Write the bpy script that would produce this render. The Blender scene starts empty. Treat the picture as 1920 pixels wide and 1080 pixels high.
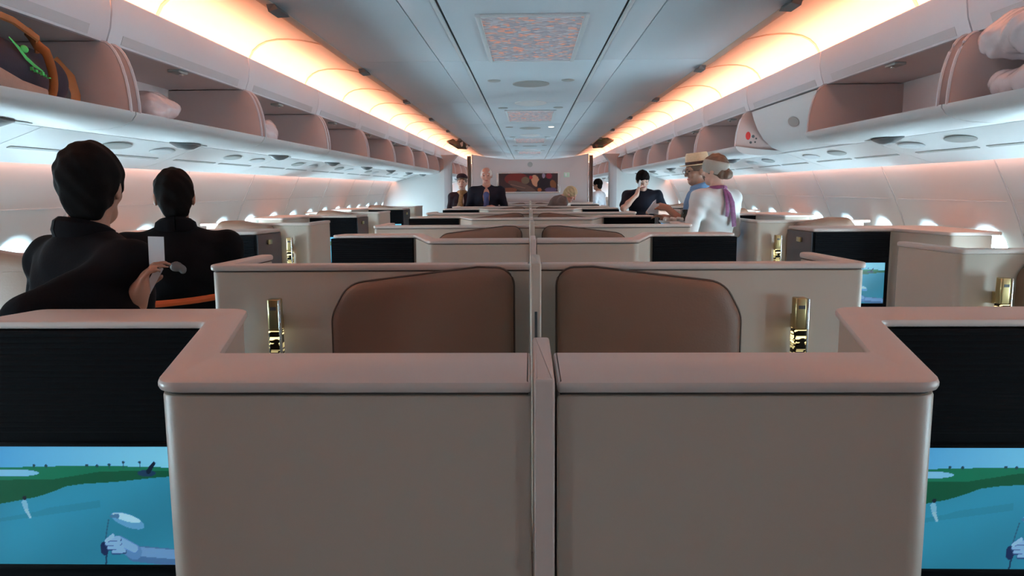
import bpy, bmesh, math, random
import numpy as np
from mathutils import Matrix, Vector
random.seed(7)
SC = bpy.context.scene
COL = SC.collection

# ------------------------------------------------------------------ camera, world, exposure
def camera():
    F, vx, vy, roll = 1400.0, 992.0, 353.0, 0.20
    d = np.array([(vx-960)/F, (vy-540)/F, 1.0]); d /= np.linalg.norm(d)
    r = math.radians(roll); u = np.array([-math.sin(r), -math.cos(r), 0.0])
    u = u - d*np.dot(u, d); u /= np.linalg.norm(u)
    x = np.cross(u, d)
    if x[0] < 0: x = -x
    M = np.stack([x, d, u], 1)          # world -> (right, down, forward)
    right, down, fwd = M[0], M[1], M[2]
    R = Matrix((right, -down, -fwd)).transposed()
    cd = bpy.data.cameras.new('camera'); cd.sensor_width = 36.0; cd.lens = F/1920*36
    cd.clip_start = 0.05; cd.clip_end = 200
    o = bpy.data.objects.new('camera', cd); COL.objects.link(o)
    o.matrix_world = Matrix.Translation((-0.02, 0, 1.52)) @ R.to_4x4()
    SC.camera = o
camera()
W = bpy.data.worlds.new('world'); SC.world = W; W.use_nodes = True
W.node_tree.nodes['Background'].inputs[0].default_value = (0.75, 0.87, 1.0, 1)
W.node_tree.nodes['Background'].inputs[1].default_value = 1.0
SC.view_settings.view_transform = 'Standard'
SC.view_settings.look = 'None'
SC.view_settings.exposure = -0.72
SC.view_settings.gamma = 1.0
SC.view_settings.use_curve_mapping = False
SC.cycles.max_bounces = 6
SC.cycles.adaptive_threshold = 0.02
SC.cycles.diffuse_bounces = 4
SC.cycles.sample_clamp_indirect = 6.0
COVE_E, WASH_E, COOL_FILL_E, PANE_E = 42.0, 16.0, 3.2, 88.0
Y0, Y1 = -1.6, 24.0
YL = -0.75      # the lamp strips of this cabin section start here
PER = 2.84

# ------------------------------------------------------------------ materials
def mat(name, col, rough=0.5, metal=0.0, var=0.0, scale=8.0, bump=0.0, bscale=200.0, emit=0.0, ecol=None, coat=0.0, attr=None, trans=0.0, alpha=None, spec=None):
    m = bpy.data.materials.new(name); m.use_nodes = True
    nt = m.node_tree; b = nt.nodes['Principled BSDF']
    b.inputs['Base Color'].default_value = (*col, 1); b.inputs['Roughness'].default_value = rough
    b.inputs['Metallic'].default_value = metal
    if coat: b.inputs['Coat Weight'].default_value = coat; b.inputs['Coat Roughness'].default_value = 0.25
    if trans: b.inputs['Transmission Weight'].default_value = trans
    if spec is not None: b.inputs['Specular IOR Level'].default_value = spec
    if alpha is not None: b.inputs['Alpha'].default_value = alpha
    tc = None
    if var or bump:
        tc = nt.nodes.new('ShaderNodeTexCoord')
    if var:
        n = nt.nodes.new('ShaderNodeTexNoise'); n.inputs['Scale'].default_value = scale; n.inputs['Detail'].default_value = 4
        nt.links.new(tc.outputs['Object'], n.inputs['Vector'])
        mx = nt.nodes.new('ShaderNodeMix'); mx.data_type = 'RGBA'
        mx.inputs['A'].default_value = (*[c*(1-var) for c in col], 1); mx.inputs['B'].default_value = (*[min(1, c*(1+var)) for c in col], 1)
        nt.links.new(n.outputs['Fac'], mx.inputs['Factor']); nt.links.new(mx.outputs['Result'], b.inputs['Base Color'])
    if bump:
        n2 = nt.nodes.new('ShaderNodeTexNoise'); n2.inputs['Scale'].default_value = bscale; n2.inputs['Detail'].default_value = 3
        nt.links.new(tc.outputs['Object'], n2.inputs['Vector'])
        bp = nt.nodes.new('ShaderNodeBump'); bp.inputs['Strength'].default_value = bump; bp.inputs['Distance'].default_value = 0.002
        nt.links.new(n2.outputs['Fac'], bp.inputs['Height']); nt.links.new(bp.outputs['Normal'], b.inputs['Normal'])
    if attr:
        a = nt.nodes.new('ShaderNodeVertexColor'); a.layer_name = 'Col'
        nt.links.new(a.outputs['Color'], b.inputs['Base Color'])
        if emit:
            nt.links.new(a.outputs['Color'], b.inputs['Emission Color']); b.inputs['Emission Strength'].default_value = emit
    elif emit:
        b.inputs['Emission Color'].default_value = (*(ecol or col), 1); b.inputs['Emission Strength'].default_value = emit
    return m

M = dict(
    cream=mat('cream_plastic_shaded', (0.53, 0.465, 0.39), 0.42, var=0.02, scale=3, bump=0.06, bscale=400),  # base darkened to paint in the dimmer shell fronts
    cap=mat('cream_ledge_lit', (0.74, 0.635, 0.575), 0.38, var=0.02, scale=3, bump=0.05, bscale=400),  # same cream, lightened to paint in the light on the ledge tops
    gap=mat('shadow_gap', (0.10, 0.075, 0.065), 0.7, var=0.1),
    black=mat('black_fabric', (0.0035, 0.004, 0.0055), 0.95, spec=0.15, var=0.2, scale=40, bump=0.2, bscale=300),
    blackside=mat('charcoal_panel', (0.022, 0.028, 0.038), 0.5, var=0.1, scale=10),
    leather=mat('brown_leather', (0.155, 0.083, 0.054), 0.5, var=0.10, scale=5, bump=0.25, bscale=160),
    piping=mat('dark_piping', (0.06, 0.035, 0.025), 0.5, var=0.1),
    brass=mat('brass', (0.50, 0.40, 0.20), 0.28, 0.9, var=0.08, scale=30),
    silver=mat('silver_edge', (0.75, 0.76, 0.74), 0.25, 0.8, var=0.03),
    white=mat('white_plastic', (0.78, 0.78, 0.78), 0.45, var=0.015, scale=2, bump=0.03, bscale=300),
    ceil=mat('ceiling_plastic', (0.60, 0.655, 0.70), 0.55, var=0.012, scale=2, bump=0.03, bscale=300),
    binw=mat('bin_white', (0.78, 0.76, 0.80), 0.42, var=0.015, scale=3),
    bini=mat('bin_liner', (0.70, 0.57, 0.55), 0.55, var=0.04, scale=4, bump=0.05, bscale=150),
    binp=mat('bin_panel', (0.82, 0.86, 0.90), 0.5, var=0.02, scale=3),
    strip=mat('label_strip', (0.62, 0.60, 0.62), 0.4, var=0.02),
    slot=mat('dark_slot', (0.05, 0.055, 0.06), 0.6, var=0.1),
    dgrey=mat('dark_grey', (0.10, 0.105, 0.11), 0.45, var=0.1),
    mgrey=mat('mid_grey', (0.36, 0.37, 0.36), 0.5, var=0.05),
    lgrey=mat('pale_grey', (0.62, 0.66, 0.68), 0.4, var=0.03),
    side=mat('sidewall_plastic', (0.82, 0.82, 0.82), 0.5, var=0.012, scale=2, bump=0.03, bscale=300),
    cove=mat('cove_plastic', (0.86, 0.80, 0.74), 0.55, var=0.01),
    coverib=mat('cove_rib', (0.62, 0.46, 0.36), 0.6, var=0.03),
    coveglow=mat('cove_lamp', (1, 0.5, 0.2), 0.5, emit=COVE_E, ecol=(1.0, 0.39, 0.20), var=0.001),
    wash=mat('wash_lamp', (1, 0.5, 0.3), 0.5, emit=WASH_E, ecol=(1.0, 0.36, 0.20), var=0.001),
    cool_fill=mat('cool_fill_strip', (0.8, 0.9, 1.0), 0.5, emit=COOL_FILL_E, ecol=(0.62, 0.86, 1.0), var=0.001),  # added fill light for sidewalls that daylight leaves too dark
    pane=mat('daylight_pane', (0.9, 0.95, 1.0), 0.3, emit=PANE_E, ecol=(0.58, 0.86, 1.0), var=0.001),
    carpet=mat('carpet', (0.10, 0.075, 0.07), 0.95, var=0.25, scale=60, bump=0.6, bscale=500),
    end=mat('bulkhead_laminate', (0.60, 0.55, 0.55), 0.5, var=0.02, scale=4),
    part=mat('partition_laminate', (0.66, 0.66, 0.65), 0.5, var=0.02, scale=4),
    post=mat('grey_post', (0.33, 0.31, 0.32), 0.5, var=0.05),
    skin=mat('skin_tan', (0.33, 0.165, 0.11), 0.5, var=0.08, scale=25, bump=0.1, bscale=300),
    skinp=mat('skin_fair', (0.60, 0.37, 0.29), 0.5, var=0.08, scale=25, bump=0.1, bscale=300),
    skinr=mat('skin_ruddy', (0.55, 0.27, 0.20), 0.5, var=0.10, scale=25, bump=0.1, bscale=300),
    lip=mat('lip', (0.42, 0.14, 0.13), 0.45, var=0.05),
    eye=mat('eye', (0.03, 0.02, 0.02), 0.2, var=0.05),
    hairb=mat('black_hair', (0.0035, 0.0025, 0.0025), 0.9, spec=0.12, var=0.4, scale=90, bump=0.6, bscale=260),
    hairg=mat('grey_hair', (0.60, 0.56, 0.53), 0.6, var=0.25, scale=90, bump=0.6, bscale=260),
    hairw=mat('blond_hair', (0.42, 0.31, 0.17), 0.6, var=0.3, scale=80, bump=0.6, bscale=260),
    hairbr=mat('brown_hair', (0.12, 0.065, 0.04), 0.55, var=0.3, scale=80, bump=0.6, bscale=260),
    clack=mat('black_cloth', (0.0035, 0.0035, 0.005), 0.95, spec=0.12, var=0.3, scale=12, bump=0.4, bscale=120),
    navy=mat('navy_cloth', (0.008, 0.009, 0.017), 0.9, spec=0.2, var=0.2, scale=14, bump=0.4, bscale=120),
    maroon=mat('plum_cloth', (0.022, 0.009, 0.014), 0.9, spec=0.2, var=0.2, scale=14, bump=0.4, bscale=120),
    blue=mat('blue_cloth', (0.05, 0.07, 0.20), 0.8, var=0.2, scale=14, bump=0.4, bscale=120),
    denim=mat('light_blue_cloth', (0.13, 0.26, 0.45), 0.85, var=0.2, scale=20, bump=0.4, bscale=120),
    blouse=mat('white_blouse', (0.80, 0.80, 0.79), 0.75, var=0.05, scale=9, bump=0.35, bscale=28),
    shirtw=mat('white_shirt', (0.72, 0.74, 0.80), 0.75, var=0.05, scale=9, bump=0.4, bscale=30),
    taupe=mat('taupe_cloth', (0.10, 0.075, 0.07), 0.85, var=0.35, scale=60, bump=0.4, bscale=120),
    trouser=mat('dark_trouser', (0.02, 0.02, 0.025), 0.85, var=0.2, scale=14, bump=0.3, bscale=120),
    scarf=mat('purple_scarf', (0.17, 0.045, 0.13), 0.6, var=0.7, scale=45, bump=0.3, bscale=90),
    scarfg=mat('bronze_scarf', (0.22, 0.12, 0.045), 0.6, var=0.7, scale=40, bump=0.3, bscale=90),
    headband=mat('taupe_headcover', (0.34, 0.32, 0.28), 0.7, var=0.25, scale=16, bump=0.4, bscale=60),
    straw=mat('straw', (0.72, 0.52, 0.33), 0.8, var=0.15, scale=60, bump=0.5, bscale=150),
    ribbon=mat('dark_ribbon', (0.045, 0.02, 0.018), 0.7, var=0.1),
    orange=mat('orange_strap', (0.62, 0.09, 0.015), 0.6, var=0.1),
    paper=mat('white_paper', (0.84, 0.85, 0.88), 0.7, var=0.02),
    glass=mat('clear_glass', (0.95, 0.97, 0.97), 0.03, trans=1.0, var=0.001),
    champagne=mat('champagne', (0.85, 0.66, 0.35), 0.05, trans=0.9, var=0.01),
    towel=mat('white_towel', (0.78, 0.74, 0.68), 0.95, var=0.08, scale=30, bump=0.7, bscale=90),
    plasticwrap=mat('wrapped_bedding', (0.74, 0.66, 0.68), 0.16, var=0.12, scale=9, bump=0.9, bscale=30, coat=0.6),
    bag=mat('navy_canvas', (0.018, 0.018, 0.035), 0.85, var=0.25, scale=20, bump=0.5, bscale=200),
    tan=mat('tan_leather', (0.34, 0.13, 0.04), 0.55, var=0.2, scale=14, bump=0.3, bscale=100),
    webbing=mat('webbing', (0.33, 0.22, 0.18), 0.8, var=0.1, scale=60, bump=0.5, bscale=300),
    green=mat('green_print', (0.05, 0.50, 0.13), 0.6, var=0.1),
    red=mat('red_print', (0.65, 0.04, 0.04), 0.5, var=0.05),
    exit=mat('pale_green_sign', (0.50, 0.66, 0.54), 0.4, emit=0.12, ecol=(0.45, 0.75, 0.55), var=0.02),
    spot=mat('lit_spot', (1, 0.95, 0.85), 0.4, emit=6.0, ecol=(1.0, 0.93, 0.8), var=0.001),
    screen=mat('screen_picture', (0.1, 0.3, 0.4), 0.25, attr=True, emit=0.8),
    art=mat('printed_picture', (0.1, 0.1, 0.1), 0.3, attr=True),
    lampglow=mat('lamp_cut_pattern', (0.3, 0.22, 0.08), 0.3, 0.7, attr=True, emit=3.5),
)
def mottle_material():
    m = mat('mottled_dark', (0.06, 0.06, 0.04), 0.35); nt = m.node_tree; b = nt.nodes['Principled BSDF']
    tc = nt.nodes.new('ShaderNodeTexCoord'); v = nt.nodes.new('ShaderNodeTexVoronoi'); v.inputs['Scale'].default_value = 17
    nt.links.new(tc.outputs['Object'], v.inputs['Vector'])
    r = nt.nodes.new('ShaderNodeValToRGB'); r.color_ramp.interpolation = 'CONSTANT'; e = r.color_ramp.elements
    e[0].position = 0.0; e[0].color = (0.012, 0.018, 0.012, 1); e[1].position = 0.45; e[1].color = (0.03, 0.06, 0.03, 1)
    for p, c in ((0.62, (0.16, 0.07, 0.04, 1)), (0.74, (0.02, 0.02, 0.02, 1)), (0.86, (0.40, 0.34, 0.30, 1))): e.new(p).color = c
    sp = nt.nodes.new('ShaderNodeSeparateColor'); nt.links.new(v.outputs['Color'], sp.inputs[0])
    nt.links.new(sp.outputs[0], r.inputs['Fac']); nt.links.new(r.outputs['Color'], b.inputs['Base Color'])
    return m
def lightpanel_material():
    m = mat('crystal_light_panel', (0.5, 0.52, 0.56), 0.2)
    nt = m.node_tree; b = nt.nodes['Principled BSDF']
    tc = nt.nodes.new('ShaderNodeTexCoord'); v = nt.nodes.new('ShaderNodeTexVoronoi'); v.inputs['Scale'].default_value = 30
    nt.links.new(tc.outputs['Object'], v.inputs['Vector'])
    r = nt.nodes.new('ShaderNodeValToRGB'); e = r.color_ramp.elements
    e[0].position = 0.0; e[0].color = (0.55, 0.55, 0.60, 1); e[1].position = 1.0; e[1].color = (1.0, 0.42, 0.28, 1)
    k = e.new(0.5); k.color = (0.36, 0.36, 0.42, 1); k = e.new(0.75); k.color = (0.52, 0.44, 0.45, 1)
    sp = nt.nodes.new('ShaderNodeSeparateColor'); nt.links.new(v.outputs['Color'], sp.inputs[0])
    nt.links.new(sp.outputs[0], r.inputs['Fac']); nt.links.new(r.outputs['Color'], b.inputs['Base Color'])
    nt.links.new(r.outputs['Color'], b.inputs['Emission Color']); b.inputs['Emission Strength'].default_value = 0.25
    bp = nt.nodes.new('ShaderNodeBump'); bp.inputs['Strength'].default_value = 0.7; bp.inputs['Distance'].default_value = 0.01
    nt.links.new(v.outputs['Distance'], bp.inputs['Height']); nt.links.new(bp.outputs['Normal'], b.inputs['Normal'])
    return m
M['crystal'] = lightpanel_material()
M['mottle'] = mottle_material()

# ------------------------------------------------------------------ mesh helpers
def mesh(name, vs, fs, smooth=False):
    me = bpy.data.meshes.new(name); me.from_pydata([tuple(map(float, v)) for v in vs], [], fs); me.update()
    bm = bmesh.new(); bm.from_mesh(me); bmesh.ops.recalc_face_normals(bm, faces=bm.faces); bm.to_mesh(me); bm.free()
    if smooth:
        me.polygons.foreach_set('use_smooth', [True]*len(me.polygons))
        try: me.set_sharp_from_angle(angle=math.radians(38))
        except Exception: pass
    return me

def obj(name, me, material=None, parent=None, loc=None, rot=None):
    o = bpy.data.objects.new(name, me); COL.objects.link(o)
    if material is not None and me is not None:
        m = M[material] if isinstance(material, str) else material
        if len(me.materials) == 0: me.materials.append(m)
        elif me.materials[0] is not m:
            o.data = me = me.copy(); me.materials.clear(); me.materials.append(m)
    if parent is not None: o.parent = parent
    if loc is not None: o.location = loc
    if rot is not None: o.rotation_euler = rot
    return o

def tag(o, label, cat, group=None):
    o['label'] = label; o['category'] = cat
    if group: o['group'] = group
    return o

def thing(name, label, cat, loc=(0, 0, 0), group=None, rotz=0.0):
    o = bpy.data.objects.new(name, None); COL.objects.link(o); o.empty_display_size = 0.1
    o.location = loc; o.rotation_euler = (0, 0, rotz)
    return tag(o, label, cat, group)

def struct(o):
    o['kind'] = 'structure'; return o

def box_data(x0, x1, y0, y1, z0, z1):
    v = [(x0, y0, z0), (x1, y0, z0), (x1, y1, z0), (x0, y1, z0), (x0, y0, z1), (x1, y0, z1), (x1, y1, z1), (x0, y1, z1)]
    f = [(0, 3, 2, 1), (4, 5, 6, 7), (0, 1, 5, 4), (1, 2, 6, 5), (2, 3, 7, 6), (3, 0, 4, 7)]
    return v, f

def box(name, x0, x1, y0, y1, z0, z1, bev=0.0):
    v, f = box_data(min(x0, x1), max(x0, x1), y0, y1, z0, z1)
    me = mesh(name, v, f)
    if bev:
        bm = bmesh.new(); bm.from_mesh(me)
        bmesh.ops.bevel(bm, geom=bm.edges[:], offset=bev, segments=2, affect='EDGES', profile=0.5)
        bm.to_mesh(me); bm.free()
        me.polygons.foreach_set('use_smooth', [True]*len(me.polygons))
        try: me.set_sharp_from_angle(angle=math.radians(50))
        except Exception: pass
    return me

def round_poly(pts, rad, n=5):
    """round the corners of a 2-D polygon; rad is one radius or one per corner"""
    out = []; N = len(pts)
    for i in range(N):
        p0, p1, p2 = Vector(pts[i-1]), Vector(pts[i]), Vector(pts[(i+1) % N])
        r = rad[i] if isinstance(rad, (list, tuple)) else rad
        a, b = (p0-p1), (p2-p1); la, lb = a.length, b.length; a.normalize(); b.normalize()
        ang = math.acos(max(-1, min(1, a.dot(b))))
        if r < 1e-5 or ang > math.pi-0.02: out.append(tuple(p1)); continue
        t = min(r/math.tan(ang/2), la*0.49, lb*0.49); r2 = t*math.tan(ang/2)
        c = p1 + (a+b).normalized()*(r2/math.sin(ang/2))
        s, e = p1+a*t-c, p1+b*t-c
        a0 = math.atan2(s.y, s.x); a1 = math.atan2(e.y, e.x); d = (a1-a0+math.pi) % (2*math.pi)-math.pi
        for k in range(n+1):
            q = a0+d*k/n; out.append((c.x+r2*math.cos(q), c.y+r2*math.sin(q)))
    return out

def offset_poly(pts, d):
    """move a polygon's outline inwards by d"""
    N = len(pts); area = sum(pts[i-1][0]*pts[i][1]-pts[i][0]*pts[i-1][1] for i in range(N))
    sg = 1 if area > 0 else -1; out = []
    for i in range(N):
        p0, p1, p2 = Vector(pts[i-1]), Vector(pts[i]), Vector(pts[(i+1) % N])
        e1 = (p1-p0); e2 = (p2-p1)
        if e1.length < 1e-7 or e2.length < 1e-7: out.append(tuple(p1)); continue
        e1.normalize(); e2.normalize()
        n1 = Vector((-e1.y, e1.x))*sg; n2 = Vector((-e2.y, e2.x))*sg
        m = n1+n2
        m = m/ max(m.dot(n1), 0.3) if m.length > 1e-6 else n1
        out.append((p1.x+m.x*d, p1.y+m.y*d))
    return out

def loft(name, rings, close=True, smooth=True):
    """rings: lists of 3-D points of equal length"""
    n = len(rings[0]); vs = [p for r in rings for p in r]; fs = []
    for k in range(len(rings)-1):
        for i in range(n):
            j = (i+1) % n; fs.append((k*n+i, k*n+j, (k+1)*n+j, (k+1)*n+i))
    if close: fs.append(tuple(range(n))[::-1]); fs.append(tuple((len(rings)-1)*n+i for i in range(n)))
    return mesh(name, vs, fs, smooth)

def prism(name, poly, z0, z1, bev=0.0, axis='z', bev_bottom=False):
    """extrude a polygon with softened rims. axis z: poly is (x,y); axis y: poly is (x,z), extruded along y; axis x: (y,z)"""
    lv = []
    if bev and bev_bottom: lv += [(z0, bev), (z0+bev*0.3, bev*0.3), (z0+bev, 0)]
    else: lv += [(z0, 0)]
    if bev: lv += [(z1-bev, 0), (z1-bev*0.3, bev*0.3), (z1, bev)]
    else: lv += [(z1, 0)]
    rings = []
    for z, d in lv:
        p = offset_poly(poly, d) if d else poly
        if axis == 'z': rings.append([(a, b, z) for a, b in p])
        elif axis == 'y': rings.append([(a, z, b) for a, b in p])
        else: rings.append([(z, a, b) for a, b in p])
    return loft(name, rings)

def tube(name, pts, r, n=8, flat=None, close=True):
    """tube along points; r one radius or per point; flat=(normal vector, factor) squashes the section"""
    pts = [Vector(p) for p in pts]; rings = []
    for i, p in enumerate(pts):
        t = (pts[min(i+1, len(pts)-1)]-pts[max(i-1, 0)]).normalized()
        a = Vector((0, 0, 1)) if abs(t.z) < 0.9 else Vector((1, 0, 0))
        if flat: a = Vector(flat[0])
        u = t.cross(a).normalized(); v = u.cross(t).normalized()
        rr = r[i] if isinstance(r, (list, tuple)) else r
        rings.append([tuple(p+u*rr*math.cos(2*math.pi*k/n)+v*rr*(flat[1] if flat else 1)*math.sin(2*math.pi*k/n)) for k in range(n)])
    return loft(name, rings, close)

def lathe(name, prof, n=20):
    rings = [[(r*math.cos(2*math.pi*k/n), r*math.sin(2*math.pi*k/n), z) for k in range(n)] for r, z in prof]
    return loft(name, rings)

def color_grid(name, nx, nz, fn, to3d):
    """flat picture: a fine grid with a colour per vertex. fn(u,v)->rgb arrays, to3d(u,v)->point"""
    u, v = np.meshgrid(np.linspace(0, 1, nx), np.linspace(0, 1, nz))
    u = u.ravel(); v = v.ravel(); col = fn(u, v)
    vs = [to3d(a, b) for a, b in zip(u, v)]
    fs = [(j*nx+i, j*nx+i+1, (j+1)*nx+i+1, (j+1)*nx+i) for j in range(nz-1) for i in range(nx-1)]
    me = bpy.data.meshes.new(name); me.from_pydata(vs, [], fs); me.update()
    ca = me.color_attributes.new('Col', 'FLOAT_COLOR', 'POINT')
    rgba = np.ones((len(u), 4), np.float32); rgba[:, :3] = col
    ca.data.foreach_set('color', rgba.ravel())
    return me

def srgb(r, g, b):
    return np.array([((c/255)/12.92 if c/255 <= 0.04045 else ((c/255+0.055)/1.055)**2.4) for c in (r, g, b)])

def mirror_me(me):
    m2 = me.copy()
    n = len(m2.vertices); co = np.empty(n*3, np.float32); m2.vertices.foreach_get('co', co); co[0::3] *= -1; m2.vertices.foreach_set('co', co)
    m2.flip_normals(); m2.update()
    return m2
_mir = {}
def side_mesh(me, s):
    if s > 0: return me
    if me.name not in _mir: _mir[me.name] = mirror_me(me)
    return _mir[me.name]

# ------------------------------------------------------------------ cabin shell
LEFTN = {-1: 'left', 1: 'right'}
SIDE_TXT = {-1: "black-jacket men's side", 1: "white-bloused woman's side"}
ORD = ['zeroth', 'first', 'second', 'third', 'fourth', 'fifth', 'sixth', 'seventh', 'eighth', 'ninth', 'tenth', 'eleventh', 'twelfth', 'thirteenth', 'fourteenth', 'fifteenth', 'sixteenth']

fl = struct(obj('floor', box('floor', -2.9, 2.9, Y0, Y1, -0.06, 0.0), 'carpet'))
tag(fl, 'dark carpeted cabin floor under the suites', 'floor')
ce = struct(obj('ceiling', box('ceiling', -1.45, 1.45, Y0, Y1, 2.51, 2.54), 'dgrey'))
tag(ce, 'pale grey cabin ceiling with crystal light panels', 'ceiling')
JL, J0 = 2.62, 5.48
def ceiling_pieces():
    strips = [(-0.462, 0.462), (0.492, 0.653), (0.659, 1.285), (-0.653, -0.492), (-1.285, -0.659)]
    data = {}
    k0 = math.ceil((Y0-J0)/JL)-1; k1 = int((Y1-J0)/JL)+1
    for k in range(k0, k1+1):
        a, b = max(Y0+0.01, J0+k*JL+0.004), min(Y1-0.01, J0+(k+1)*JL-0.004)
        if b-a < 0.3: continue
        for x0, x1 in strips:
            key = (x0, round(b-a, 3))
            if key not in data: data[key] = box('ceiling_panel', x0, x1, 0, b-a, 2.42, 2.445, 0.004)
            obj('ceiling_panel', data[key], 'ceil', ce, (0, a, 0))
        for s in (-1, 1):
            key = ('rail', round(b-a, 3))
            if key not in data:
                data[key] = box('ceiling_rail', -0.010, 0.010, 0, b-a, 2.415, 2.432, 0.003)
                data[key, 1] = box('rail_slot', -0.014, 0.014, 0, b-a, 2.432, 2.45)
            obj('rail_slot', data[key, 1], 'slot', ce, (s*0.477, a, 0))
            obj('ceiling_rail', data[key], 'lgrey', ce, (s*0.486, a, 0))
ceiling_pieces()

# crystal light panels and round fittings on the ceiling
CP = 4.82
def disc(name, rx, ry, h, n=28, dome=0.0):
    rings = []
    for f, z in ((1, 0), (1, -h*0.5), (0.86, -h), (0.5, -h-dome*0.7), (0.08, -h-dome)):
        rings.append([(rx*f*math.cos(2*math.pi*k/n), ry*f*math.sin(2*math.pi*k/n), z) for k in range(n)])
    return loft(name, rings)
cp_frame = None
ordn = 0
for k in range(0, 4):
    yc = 4.75+CP*k
    t = thing('ceiling_light_panel', 'crystal patterned light panel in the ceiling, %s from the picture wall' % ['third', 'second', 'nearest one', 'one beyond it'][k]
              if k < 3 else 'crystal patterned light panel in the ceiling beyond the picture wall', 'ceiling light', (0, yc, 2.42), 'crystal light panels')
    if k == 2: t['label'] = 'crystal patterned light panel in the ceiling just before the picture wall'
    if cp_frame is None:
        fp = [(-0.30, -0.72), (0.30, -0.72), (0.30, 0.72), (-0.30, 0.72)]
        fr = []
        for (x0, x1, y0, y1) in ((-0.30, -0.272, -0.72, 0.72), (0.272, 0.30, -0.72, 0.72), (-0.272, 0.272, -0.72, -0.69), (-0.272, 0.272, 0.69, 0.72)):
            fr.append(box('frame_bar', x0, x1, y0, y1, -0.014, 0.0, 0.003))
        cp_frame = fr; cp_pane = box('crystal_pane', -0.272, 0.272, -0.69, 0.69, -0.006, 0.0)
    for f in cp_frame: obj('frame_bar', f, 'lgrey', t)
    obj('crystal_pane', cp_pane, 'crystal', t)
d_dark = disc('speaker_grille', 0.16, 0.20, 0.008); d_light = disc('dome_cover', 0.17, 0.21, 0.012, dome=0.02)
d_small = disc('small_fitting', 0.055, 0.06, 0.008); d_spot = disc('lamp_lens', 0.04, 0.045, 0.008)
for k in range(3):
    nm = ['nearest the black-jacket men', 'midway along the cabin', 'by the picture wall'][k]
    tag(obj('ceiling_speaker', d_dark, 'mgrey', None, (0, 6.67+CP*k, 2.42)), 'round grey ceiling speaker grille ' + nm, 'speaker', 'ceiling speakers')
    tag(obj('ceiling_dome', d_light, 'white', None, (0, 8.14+CP*k, 2.42)), 'round white ceiling dome cover ' + nm, 'dome cover', 'ceiling domes')
    for s in (-1, 1):
        for q, yy in enumerate((6.45, 8.6)):
            lit = (k == 1 and s == 1 and q == 0)
            if lit: tag(obj('ceiling_spot', d_spot, 'spot', None, (s*0.31, yy+CP*k, 2.42)), 'single lit ceiling spot shining white', 'spot light')
            else: tag(obj('ceiling_spot', d_small, 'mgrey', None, (s*0.31, yy+CP*k, 2.42)), 'small unlit ceiling spot by the %s %s, %s' % (['speaker', 'dome'][q], nm, SIDE_TXT[s]), 'spot light', 'unlit ceiling spots')

# ---- light coves
def cove(s):
    root = struct(obj('trim_%d' % (1 if s < 0 else 2), prism('cove_back', [(1.44, 2.50), (1.90, 2.50), (1.90, 2.52), (1.44, 2.52)], Y0, Y1, axis='y') if s > 0 else
                      prism('cove_back', [(-1.44, 2.50), (-1.90, 2.50), (-1.90, 2.52), (-1.44, 2.52)], Y0, Y1, axis='y'), 'dgrey'))
    tag(root, 'glowing peach light cove above the bins on the ' + SIDE_TXT[s], 'light cove')
    prof = [(1.808, 2.258), (1.804, 2.31), (1.792, 2.358), (1.768, 2.400), (1.73, 2.432), (1.68, 2.455), (1.61, 2.467), (1.54, 2.468), (1.46, 2.460), (1.39, 2.447), (1.335, 2.434), (1.30, 2.424)]
    prof2 = [(x+0.004, z+0.012) for x, z in prof]
    L = 1.19
    poly = prof+prof2[::-1]
    panel = prism('cove_panel', [(x*s, z) for x, z in poly], 0.012, L-0.012, axis='y')
    ribp = [(x-0.001, z-0.006) for x, z in prof]+prof2[::-1]
    rib = prism('cove_rib', [(x*s, z) for x, z in ribp], -0.012, 0.012, axis='y')
    y = 3.67-L*4; i = 0
    while y < Y1-L:
        obj('cove_panel', panel, 'cove', root, (0, y, 0)); obj('cove_rib', rib, 'coverib', root, (0, y, 0)); y += L
    obj('cove_floor', prism('cove_floor', [(s*1.722, 2.245), (s*1.82, 2.245), (s*1.82, 2.257), (s*1.722, 2.257)], Y0, Y1, axis='y'), 'cove', root)
    edge = prism('cove_edge', [(s*1.262, 2.418), (s*1.305, 2.414), (s*1.33, 2.424), (s*1.33, 2.434), (s*1.262, 2.434)], Y0, Y1, axis='y')
    obj('cove_edge', edge, 'coverib', root)
    lampm = prism('lamp_strip', [(s*1.735, 2.268), (s*1.793, 2.295), (s*1.793, 2.287), (s*1.735, 2.260)], YL, Y1-0.05, axis='y')
    obj('lamp_strip', lampm, 'coveglow', root)
for s in (-1, 1): cove(s)
vent = loft('ceiling_nozzle', [[(-0.02, 0, 0), (0.02, 0, 0), (0.02, 0.20, 0), (-0.02, 0.20, 0)], [(-0.035, 0.01, -0.022), (0.02, 0.03, -0.03), (0.02, 0.17, -0.03), (-0.035, 0.19, -0.022)]], smooth=False)
for s in (-1, 1):
    for k in range(7):
        y = 3.75+1.98*k
        if y > 16: break
        o = obj('cove_nozzle', side_mesh(vent, s), 'dgrey', None, (s*1.275, y, 2.417))
        tag(o, 'small dark air nozzle on cove edge, %s from the picture wall, %s' % (ORD[6-k] if k < 6 else 'beyond', SIDE_TXT[s]), 'nozzle', 'cove edge nozzles ' + LEFTN[s])
mot = prism('decor_panel', round_poly([(1.56, 2.384), (1.41, 2.428), (1.27, 2.418), (1.13, 2.30), (1.15, 2.235), (1.33, 2.245)], 0.02), 13.90, 13.93, 0.006, axis='y', bev_bottom=True)
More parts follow.
